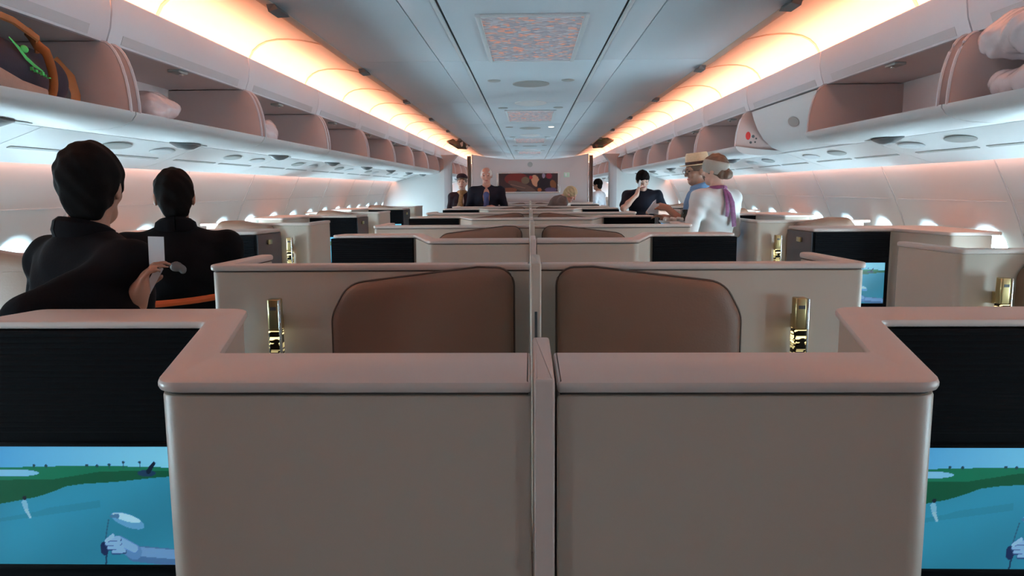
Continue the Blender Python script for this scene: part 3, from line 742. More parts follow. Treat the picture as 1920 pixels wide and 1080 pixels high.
def seat_shell(s, i):
    y = 2.63+PER*i
    t = thing('seat_shell', 'cream seat-back wall with brass lamp in centre block, %s from picture wall, %s' % (ORD[NROW-i], SIDE_TXT[s]), 'seat wall', (0, y, 0), 'centre seat walls')
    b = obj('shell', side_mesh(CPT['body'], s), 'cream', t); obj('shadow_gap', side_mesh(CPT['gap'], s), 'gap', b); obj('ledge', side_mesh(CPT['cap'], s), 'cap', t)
    reading_lamp(t, s*0.915, -0.055, 1.045, s)
    q = thing('suite_armchair', 'brown leather seat facing out, centre block, %s from picture wall, %s' % (ORD[NROW-i], SIDE_TXT[s]), 'seat', (0, y, 0), 'centre suite seats')
    k = obj('backrest', side_mesh(CPT['cush'], s), 'leather', q); obj('piping', side_mesh(CPT['pipe'], s), 'piping', k)
    obj('seat_cushion', side_mesh(CPT['pan'], s), 'leather', q); obj('seat_base', side_mesh(CPT['plinth'], s), 'cream', q); obj('armrest', side_mesh(CPT['arm'], s), 'cream', q)
for i in range(NROW):
    for s in (-1, 1): seat_shell(s, i)

# --- window-side suites
def w_parts():
    d = {}
    wall = [(1.785, 0.0), (2.69, 0.0), (2.69, 0.06), (1.845, 0.06), (1.800, 0.47), (1.742, 0.47)]
    rr = [0.035, 0.003, 0.003, 0.02, 0.028, 0.028]
    d['cap'] = prism('ledge', round_poly(wall, rr), ZC-0.022, ZC, 0.007, bev_bottom=True)
    inner = round_poly([(1.791, 0.006), (2.64, 0.006), (2.64, 0.054), (1.840, 0.054), (1.794, 0.464), (1.749, 0.464)], rr)
    d['body'] = prism('shell', inner, 0.0, ZC-0.022, 0.003)
    cush = round_poly([(2.03, 0.45), (2.03, 1.15), (2.10, 1.235), (2.34, 1.278), (2.50, 1.275), (2.56, 1.20), (2.56, 0.45)], [0.03, 0.08, 0.05, 0.06, 0.06, 0.05, 0.03], 7)
    d['cush'] = loft('backrest', [[(a, yy, b) for a, b in (offset_poly(cush, q) if q else cush)] for yy, q in [(-0.002, 0), (-0.045, 0), (-0.058, 0.004), (-0.068, 0.014), (-0.074, 0.03), (-0.078, 0.055)]])
    d['pan'] = prism('seat_cushion', round_poly([(2.03, -0.55), (2.54, -0.55), (2.54, -0.09), (2.03, -0.09)], 0.06), 0.30, 0.46, 0.03, bev_bottom=True)
    d['plinth'] = prism('seat_base', round_poly([(2.06, -0.50), (2.52, -0.50), (2.52, -0.02), (2.06, -0.02)], 0.03), 0.0, 0.30, 0.005)
    band = [(2.40, -0.455), (2.69, -0.455), (2.69, 0.30), (1.745, 0.36), (1.785, 0.0), (2.28, 0.0)]
    rb = [0.03, 0.003, 0.003, 0.02, 0.02, 0.02]
    d['zcap'] = prism('ledge', round_poly(band, rb), ZC-0.022, ZC, 0.007, bev_bottom=True)
    zin = round_poly([(2.407, -0.448), (2.64, -0.448), (2.64, 0.294), (1.753, 0.352), (1.792, 0.008), (2.286, 0.008)], rb)
    d['zbody'] = prism('shell', zin, 0.0, ZC-0.022, 0.003)
    d['zlouvre'] = louvre(1.80, 2.262, 1.035, ZC-0.026, 0.0115)
    d['zhousing'] = prism('screen_housing', [(1.787, -0.004), (2.272, -0.004), (2.272, 0.02), (1.787, 0.02)], 0.10, ZC-0.024, 0.003)
    d['zside'] = prism('side_panel', [(1.779, 0.0), (1.792, 0.0), (1.757, 0.35), (1.744, 0.35)], 0.10, ZC-0.024, 0.002)
    d['plate'] = box('row_plate', 1.752, 1.765, 0.13, 0.20, 1.16, 1.19, 0.002)
    return d
WP = w_parts()
for i in range(-1, 7):
    for s in (-1, 1):
        y = 3.17+PER*i
        if True:
            lbl = ('%s from picture wall' % ORD[4-i]) if i < 4 else '%s beyond the partition' % ORD[i-3]
            t = thing('window_seat_shell', 'cream window-suite seat wall with brass lamp, %s, %s' % (lbl, SIDE_TXT[s]), 'seat wall', (0, y, 0), 'window seat walls')
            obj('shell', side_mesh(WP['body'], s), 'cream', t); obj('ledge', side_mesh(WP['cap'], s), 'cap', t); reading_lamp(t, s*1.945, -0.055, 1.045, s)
            q = thing('window_seat', 'brown leather seat beside the windows, %s, %s' % (lbl, SIDE_TXT[s]), 'seat', (0, y, 0), 'window suite seats')
            obj('backrest', side_mesh(WP['cush'], s), 'leather', q); obj('seat_cushion', side_mesh(WP['pan'], s), 'leather', q); obj('seat_base', side_mesh(WP['plinth'], s), 'cream', q)
        y = 4.80+PER*i
        if not 13.2 < y < 14.2:
            lbl = ('%s from picture wall' % ORD[4-i]) if i < 3 else '%s beyond the partition' % ORD[i-3]
            t = thing('window_suite_partition', 'cream window-suite partition with black screen panel, %s, %s' % (lbl, SIDE_TXT[s]), 'partition', (0, y, 0), 'window suite partitions')
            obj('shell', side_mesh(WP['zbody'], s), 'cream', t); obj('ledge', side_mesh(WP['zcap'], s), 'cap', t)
            h = obj('screen_housing', side_mesh(WP['zhousing'], s), 'black', t); obj('ribbed_panel', side_mesh(WP['zlouvre'], s), 'black', h, (0, -0.004, 0))
            sp = obj('side_panel', side_mesh(WP['zside'], s), 'blackside', t); obj('row_plate', side_mesh(WP['plate'], s), 'brass', sp)
            add_screen(h, s*2.03, -0.012, 0.905, False)
# ------------------------------------------------------------------ people: smooth-blended solids meshed to one surface
def V(*a): return np.array(a, float)
def nrm(a): return a/ max(np.linalg.norm(a), 1e-9)
def rotm(yaw=0.0, pitch=0.0, roll=0.0):
    """yaw about z (left +), pitch nods forward (+ looks down), roll leans to the right"""
    cy, sy, cp, sp, cr, sr = math.cos(yaw), math.sin(yaw), math.cos(pitch), math.sin(pitch), math.cos(roll), math.sin(roll)
    Rz = np.array([[cy, -sy, 0], [sy, cy, 0], [0, 0, 1]]); Rx = np.array([[1, 0, 0], [0, cp, sp], [0, -sp, cp]]); Ry = np.array([[cr, 0, sr], [0, 1, 0], [-sr, 0, cr]])
    return Rz@Rx@Ry

def rc(a, b, ra, rb, flat=None): return ('rc', V(*a), V(*b), ra, rb, flat)
def el(c, r, R=None): return ('el', V(*c), V(*r), np.eye(3) if R is None else R)

def prim_box(p):
    if p[0] == 'rc':
        r = max(p[3], p[4])*(p[5][2] if p[5] and len(p[5]) > 2 else 1); return np.minimum(p[1], p[2])-r, np.maximum(p[1], p[2])+r
    r = max(p[2]); return p[1]-r, p[1]+r

def prim_eval(p, X, Y, Z):
    if p[0] == 'rc':
        a, b, ra, rb, fl = p[1:]
        P = np.stack([X, Y, Z], -1)-a; ba = b-a
        if fl is not None:      # squash along an axis (factor < 1 flattens)
            n, f = V(*fl[0]), fl[1]; n = nrm(n); P = P+n*((P@n)*(1/f-1))[..., None]; ba = ba+n*((ba@n)*(1/f-1))
        t = np.clip((P@ba)/max(ba@ba, 1e-9), 0, 1)
        return np.linalg.norm(P-t[..., None]*ba, axis=-1)-(ra+(rb-ra)*t)
    c, r, R = p[1:]
    P = (np.stack([X, Y, Z], -1)-c)@R
    k = np.linalg.norm(P/r, axis=-1); g = np.linalg.norm(P/(r*r), axis=-1)
    return k*(k-1)/np.maximum(g, 1e-6)

def sdf_mesh(name, prims, res=0.008, k=0.03, cuts=(), post=None):
    """prims: list of primitives or (primitive, blend); cuts: ('plane', point, normal) keeps the side against the normal, or primitives to remove"""
    ps = [(p if isinstance(p[0], tuple) else (p, k)) for p in prims]
    lo = np.min([prim_box(p)[0] for p, _ in ps], 0)-3*res; hi = np.max([prim_box(p)[1] for p, _ in ps], 0)+3*res
    n = np.ceil((hi-lo)/res).astype(int)+1
    ax = [lo[i]+np.arange(n[i])*res for i in range(3)]
    D = np.full(n, 0.25)
    for p, kk in ps:
        b0, b1 = prim_box(p); m = kk+2.5*res
        i0 = np.maximum(np.floor((b0-m-lo)/res).astype(int), 0); i1 = np.minimum(np.ceil((b1+m-lo)/res).astype(int)+1, n)
        sl = tuple(slice(i0[i], i1[i]) for i in range(3))
        X, Y, Z = np.meshgrid(ax[0][sl[0]], ax[1][sl[1]], ax[2][sl[2]], indexing='ij')
        d = prim_eval(p, X, Y, Z); o = D[sl]; h = np.maximum(kk-np.abs(o-d), 0)/kk
        D[sl] = np.minimum(o, d)-h*h*kk*0.25
    X, Y, Z = np.meshgrid(*ax, indexing='ij') if (cuts or post) else (None, None, None)
    for c in cuts:
        if c[0] == 'plane': D = np.maximum(D, (X-c[1][0])*c[2][0]+(Y-c[1][1])*c[2][1]+(Z-c[1][2])*c[2][2])
        else: D = np.maximum(D, -prim_eval(c, X, Y, Z))
    if post is not None: D = post(D, X, Y, Z)
    # surface nets
    S = D < 0
    corners = [(i, j, l) for i in (0, 1) for j in (0, 1) for l in (0, 1)]
    cnt = sum(S[i:n[0]-1+i, j:n[1]-1+j, l:n[2]-1+l].astype(np.int8) for i, j, l in corners)
    act = (cnt > 0) & (cnt < 8); idx = -np.ones(act.shape, np.int64); cells = np.argwhere(act); idx[act] = np.arange(len(cells))
    acc = np.zeros((len(cells), 3)); num = np.zeros(len(cells))
    for a in corners:
        for axn in range(3):
            if a[axn]: continue
            b = list(a); b[axn] = 1
            ca, cb = cells+np.array(a), cells+np.array(b)
            da, db = D[tuple(ca.T)], D[tuple(cb.T)]; m = (da < 0) != (db < 0)
            t = np.where(m, da/np.where(m, da-db, 1), 0); pt = ca.astype(float); pt[:, axn] += t
            acc[m] += pt[m]; num[m] += 1
    verts = lo+acc/num[:, None]*res
    faces = []
    for axn in range(3):
        u, w = (axn+1) % 3, (axn+2) % 3
        sA = [slice(None)]*3; sB = [slice(None)]*3; sA[axn] = slice(0, n[axn]-1); sB[axn] = slice(1, n[axn])
        ch = S[tuple(sA)] != S[tuple(sB)]; e = np.argwhere(ch)
        e = e[(e[:, u] > 0) & (e[:, w] > 0) & (e[:, u] < n[u]-1) & (e[:, w] < n[w]-1)]
        ins = S[tuple(e.T)]
        def cell(du, dw):
            c = e.copy(); c[:, u] -= du; c[:, w] -= dw; return idx[tuple(c.T)]
        q = np.stack([cell(1, 1), cell(0, 1), cell(0, 0), cell(1, 0)], 1)
        q[~ins] = q[~ins][:, ::-1]; faces.append(q)
    F = np.concatenate(faces); F = F[(F >= 0).all(1)]
    me = bpy.data.meshes.new(name)
    me.vertices.add(len(verts)); me.vertices.foreach_set('co', verts.astype(np.float32).ravel())
    me.loops.add(len(F)*4); me.loops.foreach_set('vertex_index', F.astype(np.int32).ravel())
    me.polygons.add(len(F)); me.polygons.foreach_set('loop_start', np.arange(len(F), dtype=np.int32)*4)
    me.update(calc_edges=True); me.polygons.foreach_set('use_smooth', np.ones(len(F), bool))
    me.validate(); return me

def ik(a, c, l1, l2, pole):
    """middle joint of a two-bone limb"""
    a, c = V(*a), V(*c); d = c-a; L = min(np.linalg.norm(d), (l1+l2)*0.999); u = nrm(d); c = a+u*L
    x = (l1*l1-l2*l2+L*L)/(2*L); h = math.sqrt(max(l1*l1-x*x, 0)); p = V(*pole); p = nrm(p-u*(p@u))
    return a+u*x+p*h, c

def hand(w, d, n, right, curl=0.5, spread=0.0, s=1.0):
    """palm, four unequal bent fingers and a thumb from the side of the palm"""
    w = V(*w); d = nrm(V(*d)); n = V(*n); n = nrm(n-d*(n@d)); t = np.cross(d, n)*(1 if right else -1)
    R = np.stack([d, t, n], 1); P = [(el(w+d*0.048*s, V(0.058, 0.042, 0.017)*s, R), 0.012), (rc(w-d*0.01, w+d*0.04*s, 0.024*s, 0.026*s), 0.02)]
    for off, L, r in ((0.030, 0.072, 0.0086), (0.010, 0.081, 0.0090), (-0.010, 0.075, 0.0086), (-0.029, 0.058, 0.0076)):
        p = w+(d*0.090+t*off)*s; a = curl*0.55
        for q, f in enumerate((0.45, 0.32, 0.23)):
            dd = nrm(d*math.cos(a)+n*math.sin(a)+t*off*spread*4); e = p+dd*L*f*s; r2 = r*(1-0.09*(q+1))
            P.append((rc(p, e, r*s, r2*s), 0.005)); p, r = e, r2; a += curl*0.75
    p = w+(d*0.025+t*0.030)*s; e = p+nrm(t*0.65+d*0.65+n*0.35)*0.042*s; g = e+nrm(d*0.85+t*0.15+n*(0.2+curl*0.6))*0.034*s
    P += [(rc(p, e, 0.0135*s, 0.0105*s), 0.010), (rc(e, g, 0.0105*s, 0.0085*s), 0.004)]
    return P

def person(label, loc, rotz, H, o):
    """o: options. World-space hand targets are given in the scene and turned into the figure's own frame."""
    s = H/1.75
    root = thing('person', label, 'person', (loc[0], loc[1], 0), 'people in the cabin', rotz)
    Rz = rotm(rotz); base = V(loc[0], loc[1], 0)
    L_ = lambda p: Rz.T@(V(*p)-base); Ld = lambda d: Rz.T@V(*d)
    res = o.get('res', 0.008); lean = o.get('lean', V(0, 0, 0)); fem = o.get('fem', False)
    pel = V(0, 0, 0.95)*s; up = lambda z, f: V(0, 0, z)*s+V(*lean)*f
    pel = up(0.95, 0.0); wst = up(1.09, 0.25); ch = up(1.29, 0.7); nk = up(1.455, 1.0)+V(0, -0.012, 0)*s
    hd = up(1.632, 1.0)+V(0, 0.022, 0)*s+V(*o.get('head_off', (0, 0, 0)))
    Rh = rotm(*o.get('head', (0, 0, 0)))
    sw = (0.165 if fem else 0.185)*s*o.get('bulk', 1.0); bulk = o.get('bulk', 1.0)
    shR, shL = up(1.405, 0.95)+V(sw, 0, 0), up(1.405, 0.95)+V(-sw, 0, 0)
    fwd = (0, 1, 0)
    arms = {}
    for side, sh, sg in (('R', shR, 1), ('L', shL, -1)):
        a = o.get('arm'+side)
        if a is None: wr = sh+V(sg*0.07, 0.10, -0.50)*s; pole = V(sg*0.4, -1, 0); dd, nn, cu = V(0, 0.15, -1), V(-sg, 0.2, 0), 0.5
        else: wr = L_(a['w']); pole = Ld(a.get('pole', (0, 0, -1))); dd, nn, cu = Ld(a['d']), Ld(a['n']), a.get('curl', 0.6)
        e, wr = ik(sh, wr, 0.285*s, 0.255*s, pole); arms[side] = (sh, e, wr, dd, nn, cu)
    legs = {}
    for side, sg in (('R', 1), ('L', -1)):
        hp = pel+V(sg*0.088*s, 0, -0.03*s); an = V(sg*0.10*s, -0.03, 0.085*s); kn, an = ik(hp, an, 0.435*s, 0.42*s, (0, 1, 0)); legs[side] = (hp, kn, an)
    # --- skin: one continuous body
    tor = [(el(pel, V(0.150, 0.108, 0.125)*s*bulk), 0.05), (rc(wst, ch, 0.125*s*bulk, 0.150*s*bulk, (fwd, 0.70)), 0.06), (el(ch+V(0, 0, 0.02)*s, V(0.162, 0.112, 0.15)*s*bulk), 0.05),
           (rc(shL, shR, 0.058*s, 0.058*s), 0.06), (rc(nk-V(0, 0, 0.05)*s, nk+V(0, 0, 0.01), 0.085*s, 0.055*s), 0.05)]
    h = lambda x, y, z: hd+Rh@(V(x, y, z)*s)
    neck = [(rc(nk-V(0, 0, 0.03)*s, h(0, -0.012, -0.045), (0.050 if fem else 0.057)*s, (0.047 if fem else 0.054)*s), 0.03)]
    head = [(el(h(0, -0.006, 0.028), V(0.074, 0.094, 0.090)*s, Rh), 0.02), (rc(h(0, 0.018, -0.02), h(0, 0.058, -0.088), 0.062*s, 0.026*s), 0.035),
            (rc(h(-0.022, 0.05, -0.075), h(0.022, 0.05, -0.075), 0.030*s, 0.030*s), 0.02), (rc(h(0, 0.083, 0.022), h(0, 0.104, -0.022), 0.008*s, 0.014*s), 0.014),
            (rc(h(-0.04, 0.070, 0.030), h(0.04, 0.070, 0.030), 0.018*s, 0.018*s), 0.015), (el(h(-0.045, 0.055, -0.022), V(0.022, 0.02, 0.022)*s), 0.02), (el(h(0.045, 0.055, -0.022), V(0.022, 0.02, 0.022)*s), 0.02),
            (el(h(0.077, -0.012, -0.005), V(0.010, 0.022, 0.033)*s, Rh), 0.006), (el(h(-0.077, -0.012, -0.005), V(0.010, 0.022, 0.033)*s, Rh), 0.006)]
    limb = []
    for k in 'RL':
        sh, e, w, dd, nn, cu = arms[k]
        limb += [(rc(sh, e, 0.050*s, 0.039*s), 0.04), (rc(e, e+(w-e)*0.35, 0.040*s, 0.040*s), 0.02), (rc(e+(w-e)*0.3, w, 0.040*s, 0.026*s), 0.02)]+hand(w, dd, nn, k == 'R', cu, s=s*(0.92 if fem else 1.0))
        hp, kn, an = legs[k]
        limb += [(rc(hp, kn, 0.084*s, 0.056*s), 0.04), (rc(kn, kn+(an-kn)*0.4, 0.056*s, 0.054*s), 0.03), (rc(kn+(an-kn)*0.35, an, 0.054*s, 0.036*s), 0.03), (rc(an+V(0, -0.02, -0.04)*s, an+V(0, 0.13, -0.055)*s, 0.034*s, 0.028*s), 0.03)]
    body = obj('body', sdf_mesh('body', tor+neck+head+limb, res), o['skin'], root)
    # --- face
    for sg in (-1, 1):
        obj('eye', sdf_mesh('eye', [el(h(sg*0.032, 0.0815, 0.012), V(0.013, 0.008, 0.006)*s, Rh)], 0.0035, 0.003), 'eye', body)
        obj('eyebrow', sdf_mesh('eyebrow', [rc(h(sg*0.018, 0.092, 0.032), h(sg*0.048, 0.078, 0.034), 0.0045*s, 0.0035*s)], 0.003, 0.003), o['hair'], body)
    obj('mouth', sdf_mesh('mouth', [rc(h(-0.022, 0.080, -0.058), h(0.022, 0.080, -0.058), 0.0065*s, 0.0065*s), rc(h(-0.008, 0.086, -0.058), h(0.008, 0.086, -0.058), 0.007*s, 0.007*s)], 0.0035, 0.006), 'lip', body)
    # --- hair
    hs = o.get('hairstyle', 'short')
    thick = o.get('thick', 0.012)
    hp_ = [(el(h(0, -0.010, 0.034), V(0.076+thick, 0.094+thick, 0.090+thick)*s, Rh), 0.02)]
    cuts = [el(h(0, 0.118, -0.035), V(0.088, 0.072, 0.105)*s, Rh)]
    if hs == 'short': hp_ += [(el(h(0, -0.050, -0.035), V(0.064, 0.048, 0.072)*s, Rh), 0.02)]; cuts += [('plane', h(0, 0, -0.098), -Rh[:, 2]), el(h(0.10, 0.0, -0.03), V(0.035, 0.04, 0.042)*s, Rh), el(h(-0.10, 0.0, -0.03), V(0.035, 0.04, 0.042)*s, Rh)]
    if hs == 'balding': hp_ = [(el(h(0, -0.012, 0.026), V(0.082, 0.098, 0.095)*s, Rh), 0.02)]; cuts += [el(h(0, 0.06, 0.10), V(0.058, 0.09, 0.05)*s, Rh), ('plane', h(0, 0, -0.06), -Rh[:, 2]), el(h(0.10, 0.0, -0.03), V(0.03, 0.035, 0.04)*s, Rh), el(h(-0.10, 0.0, -0.03), V(0.03, 0.035, 0.04)*s, Rh)]
    if hs == 'bob': hp_ += [(el(h(0, -0.045, -0.02), V(0.082, 0.066, 0.085)*s, Rh), 0.03)]; cuts += [('plane', h(0, 0, -0.10), -Rh[:, 2])]
    if hs == 'bun': hp_ += [(el(h(0, -0.108, -0.045), V(0.042, 0.036, 0.040)*s, Rh), 0.02), (el(h(0, -0.06, -0.03), V(0.064, 0.045, 0.05)*s, Rh), 0.02)]; cuts += [('plane', h(0, 0, -0.10), -Rh[:, 2])]
    def tuft(D, X, Y, Z): return D+0.004*np.sin(X*95+Z*40)*np.sin(Y*85+Z*60)
    obj('hair', sdf_mesh('hair', hp_, min(res, 0.007), 0.02, cuts, tuft), o['hair'], body)
    # --- clothes
    inf = o.get('inflate', 0.016)
    def grow(ps, g): return [((p[0][0], p[0][1], p[0][2], p[0][3]+g, p[0][4]+g, p[0][5]) if p[0][0] == 'rc' else ('el', p[0][1], p[0][2]+g, p[0][3]), max(p[1], 0.03)) for p in ps]
    top = grow(tor[:4], inf)+[(rc(nk-V(0, 0, 0.06)*s, nk-V(0, 0, 0.01)*s, 0.09*s, 0.07*s), 0.05)]
    sl = o.get('sleeve', 1.0)
    for k in 'RL':
        sh, e, w, *_ = arms[k]
        if sl < 0.5: top += [(rc(sh, sh+(e-sh)*0.78, 0.066*s, 0.064*s), 0.03)]
        else: top += [(rc(sh, e, 0.066*s, 0.056*s), 0.04), (rc(e, e+(w-e)*0.90*sl, 0.056*s, 0.043*s), 0.03)]
    hem = o.get('hem', 0.80)*s
    top += [(rc(pel+V(0, 0, -0.02), V(0, 0, hem+0.06), 0.145*s*bulk, 0.155*s*bulk, (fwd, 0.74)), 0.04)]
    def folds(D, X, Y, Z): return D+0.0028*np.sin(X*37+Z*22)*np.sin(Z*31-Y*28)+0.0015*np.sin(Z*70+X*50)
    vee = [el(ch+V(0, 0.165, 0.06)*s, V(0.055, 0.10, 0.22)*s)] if (o.get('shirt') or o.get('vee')) else []
    opening = (el(nk+V(0, 0.035, 0.055)*s, V(0.066, 0.075, 0.075)*s))
    obj(o.get('top_name', 'jacket'), sdf_mesh('top', top, res, 0.04, [opening, ('plane', V(0, 0, hem), (0, 0, -1))]+vee, folds), o['top'], root)
    if o.get('collar'):
        cn = nk+V(0, 0, 0.0); ring = []
        for q in np.linspace(0, 2*math.pi, 25): ring.append(cn+V(0.068*math.sin(q), -0.066*math.cos(q)+0.004, 0.038+0.020*math.cos(q))*s)
        obj('collar', tube('collar', ring, 0.022*s, 8, ((0, 0, 1), 1.7)), o['collar'], root)
    if o.get('shirt'):    # shirt front seen between the lapels
        obj('shirt_front', sdf_mesh('shirt', [(rc(nk+V(0, 0.045, -0.03)*s, wst+V(0, 0.075, 0.0)*s, 0.052*s, 0.060*s, (fwd, 0.9)), 0.02), (rc(ch+V(0, 0.085, 0.06)*s, wst+V(0, 0.075, 0.02)*s, 0.055*s, 0.06*s), 0.02)], res, 0.02), o['shirt'], root)
    if o.get('skirt'):
        low = [(rc(pel+V(0, 0, 0.02), V(0, 0, 0.55)*s, 0.155*s, 0.175*s, (fwd, 0.78)), 0.04)]
        obj('skirt', sdf_mesh('skirt', low, 0.012, 0.03, [('plane', V(0, 0, 0.52)*s, (0, 0, -1))]), o['bottom'], root)
    else:
        low = [(el(pel, V(0.160, 0.118, 0.13)*s*bulk), 0.04)]
        for k in 'RL':
            hp, kn, an = legs[k]; low += [(rc(hp, kn, 0.096*s, 0.074*s), 0.04), (rc(kn, an+V(0, 0, -0.02), 0.074*s, 0.062*s), 0.03)]
        obj('trousers', sdf_mesh('trousers', low, 0.012, 0.04, [('plane', V(0, 0, 1.06)*s, (0, 0, 1)), ('plane', V(0, 0, 0.06)*s, (0, 0, -1))]), o['bottom'], root)
    for k in 'RL':
        an = legs[k][2]
        obj('shoe', sdf_mesh('shoe', [(rc(an+V(0, -0.03, -0.037)*s, an+V(0, 0.14, -0.045)*s, 0.047*s, 0.040*s), 0.02), (rc(an, an+V(0, 0, -0.03)*s, 0.045*s, 0.047*s), 0.03)], 0.009, 0.02, [('plane', V(0, 0, 0.0), (0, 0, -1))]), 'clack', root)
    return root, dict(h=h, Rh=Rh, nk=nk, ch=ch, s=s, arms=arms, pel=pel, wst=wst, L=L_, body=body)

# the man in black beside the front suite, turned towards the windows' aisle, holding a folded card
P1, i1 = person('person in a black jacket holding a folded white card, seen from behind', (-1.265, 2.08), math.radians(-32), 1.64, dict(
    res=0.006, skin='skin', hair='hairb', top='clack', bottom='trouser', collar='clack', bulk=1.18, thick=0.015, hem=0.72,
    head=(math.radians(42), 0.03, 0.0), armR=dict(w=(-1.060, 1.925, 1.222), d=(0.35, -0.05, 0.85), n=(0.75, 0.25, -0.15), curl=0.75, pole=(-0.4, -0.7, -0.6))))
pts = [i1['nk']+V(0.074*math.sin(q), -0.072*math.cos(q)+0.006, 0.052+0.010*math.cos(q))*i1['s'] for q in np.linspace(-2.6, 1.0, 16)]
o = obj('shirt_collar', tube('shirt_collar', pts, 0.010, 8), 'denim', P1); o['label'] = 'blue shirt collar edge'
wr = V(-1.00, 1.935, 1.322)
cd = thing('folded_card', 'folded white card held by the person in the black jacket', 'card', tuple(wr))
obj('card_leaf', box('card_leaf', -0.019, 0.019, -0.001, 0.001, 0.0, 0.080), 'paper', cd, (0, 0, 0), (0.12, 0.05, 0.25))
obj('card_leaf', box('card_leaf', -0.006, 0.013, -0.001, 0.001, -0.095, 0.0), 'paper', cd, (0.004, 0, 0), (0.25, 0.50, 0.45))

P2, i2 = person('person in a black jacket with an orange strap across the lower back', (-1.46, 3.02), math.radians(24), 1.60, dict(
    res=0.007, skin='skin', hair='hairb', top='clack', bottom='trouser', collar='clack', bulk=1.08, thick=0.008, hem=0.72, head=(math.radians(2), 0.10, 0.0),
    armR=dict(w=(-1.40, 3.27, 1.02), d=(-0.7, 0.5, 0.2), n=(-0.3, -0.5, -0.6), pole=(0.15, -0.5, -1)), armL=dict(w=(-1.62, 3.22, 1.02), d=(0.6, 0.6, 0.2), n=(0.3, -0.5, -0.6), pole=(-1, -0.3, -0.6))))
st = [V(0.205*math.sin(q), -0.158*math.cos(q)-0.0, 1.085+0.012*math.sin(q)) for q in np.linspace(-1.45, 1.45, 19)]
obj('strap', tube('strap', st, 0.011, 8, ((0, 0, 1), 1.2)), 'orange', P2)
pt = obj('badge', sdf_mesh('badge', [el(V(-0.005, -0.150, 1.225), V(0.024, 0.014, 0.020)), el(V(0.018, -0.150, 1.212), V(0.014, 0.014, 0.018))], 0.005, 0.005), 'dgrey', P2); pt['label'] = 'grey embroidered patch on the jacket back'

P3, i3 = person('person in a plum uniform and cap with a bronze scarf by the picture wall', (-1.10, 12.2), math.radians(180-8), 1.73, dict(
    res=0.008, fem=True, skin='skinp', hair='hairbr', hairstyle='bun', thick=0.007, top='maroon', bottom='maroon', skirt=True, hem=0.84, vee=True, head=(0.05, 0.05, 0)))
hh, Rr = i3['h'], i3['Rh']
obj('cap', sdf_mesh('cap', [(el(hh(0, -0.012, 0.085), V(0.092, 0.105, 0.055), Rr), 0.02), (el(hh(0.01, -0.02, 0.115), V(0.072, 0.085, 0.040), Rr), 0.02)], 0.007, 0.02, [('plane', hh(0, 0, 0.070), -(Rr@nrm(V(0, -0.25, 1))))]), 'maroon', P3)
obj('scarf', sdf_mesh('scarf', [(rc(i3['nk']+V(-0.05, 0.03, 0.015), i3['nk']+V(0.05, 0.03, 0.015), 0.042, 0.042), 0.03), (rc(i3['nk']+V(0, 0.06, 0.0), i3['ch']+V(0.02, 0.115, -0.06), 0.055, 0.052, ((0, 1, 0), 0.8)), 0.03), (rc(i3['nk']+V(0.0, -0.04, 0.0), i3['nk']+V(0.0, 0.04, 0.0), 0.066, 0.06), 0.03)], 0.007, 0.03), 'scarfg', P3)

P4, i4 = person('person with thin grey hair in a navy jacket over a blue shirt', (-0.68, 11.7), math.radians(180), 1.84, dict(
    res=0.008, skin='skinr', hair='hairg', hairstyle='balding', top='navy', bottom='trouser', shirt='blue', bulk=1.08, hem=0.76, head=(0.0, 0.15, 0),
    armL=dict(w=(-0.53, 11.45, 1.22), d=(-0.75, -0.25, 0.15), n=(0.1, 0.6, -0.6), pole=(0.6, 0.5, -1)), armR=dict(w=(-0.84, 11.45, 1.16), d=(0.6, -0.4, 0.1), n=(0.0, 0.6, -0.6), pole=(-0.6, 0.5, -1))))

P5, i5 = person('person with short blond hair bending over, in a taupe top', (0.18, 11.85), math.radians(-90), 1.70, dict(
    res=0.008, fem=True, skin='skinr', hair='hairw', hairstyle='bob', top='taupe', bottom='trouser', lean=V(0, 0.34, -0.05), head_off=(0, 0.085, -0.115), head=(-0.15, 0.65, 0), hem=0.84, thick=0.014,
    armR=dict(w=(0.72, 11.62, 0.98), d=(0.5, 0.1, -0.7), n=(0.1, 0.3, -0.6), pole=(-0.3, -0.4, -1)), armL=dict(w=(0.74, 12.05, 0.98), d=(0.5, -0.1, -0.7), n=(0.1, -0.3, -0.6), pole=(-0.3, 0.4, -1))))

P6, i6 = person('person in a white shirt in the aisle beyond the picture wall', (1.45, 16.0), math.radians(60), 1.70, dict(
    res=0.010, skin='skin', hair='hairb', top='shirtw', bottom='trouser', hem=0.80, top_name='shirt'))

P7, i7 = person('person in a dark polo shirt talking on a phone with head bowed', (1.50, 10.15), math.radians(180-6), 1.76, dict(
    res=0.006, skin='skinp', hair='hairb', top='navy', bottom='trouser', sleeve=0.3, top_name='polo_shirt', hem=0.80, head=(math.radians(14), 0.55, 0.1), head_off=(0, 0.035, -0.025), thick=0.013, bulk=1.05,
    armR=dict(w=(1.405, 10.00, 1.425), d=(0.25, 0.05, 0.95), n=(0.85, 0.2, -0.2), curl=0.8, pole=(-0.8, -0.5, -0.9)), armL=dict(w=(1.66, 9.88, 1.20), d=(-0.8, -0.3, 0.1), n=(0.0, 0.5, -0.8), pole=(0.7, 0.3, -0.9))))
ph = tag(obj('phone', box('phone', -0.004, 0.004, -0.034, 0.034, -0.065, 0.065, 0.003), 'paper', None, (1.437, 10.005, 1.555), (0.2, 0.10, 0.2)), 'pale phone held to the ear of the person in the polo', 'phone')

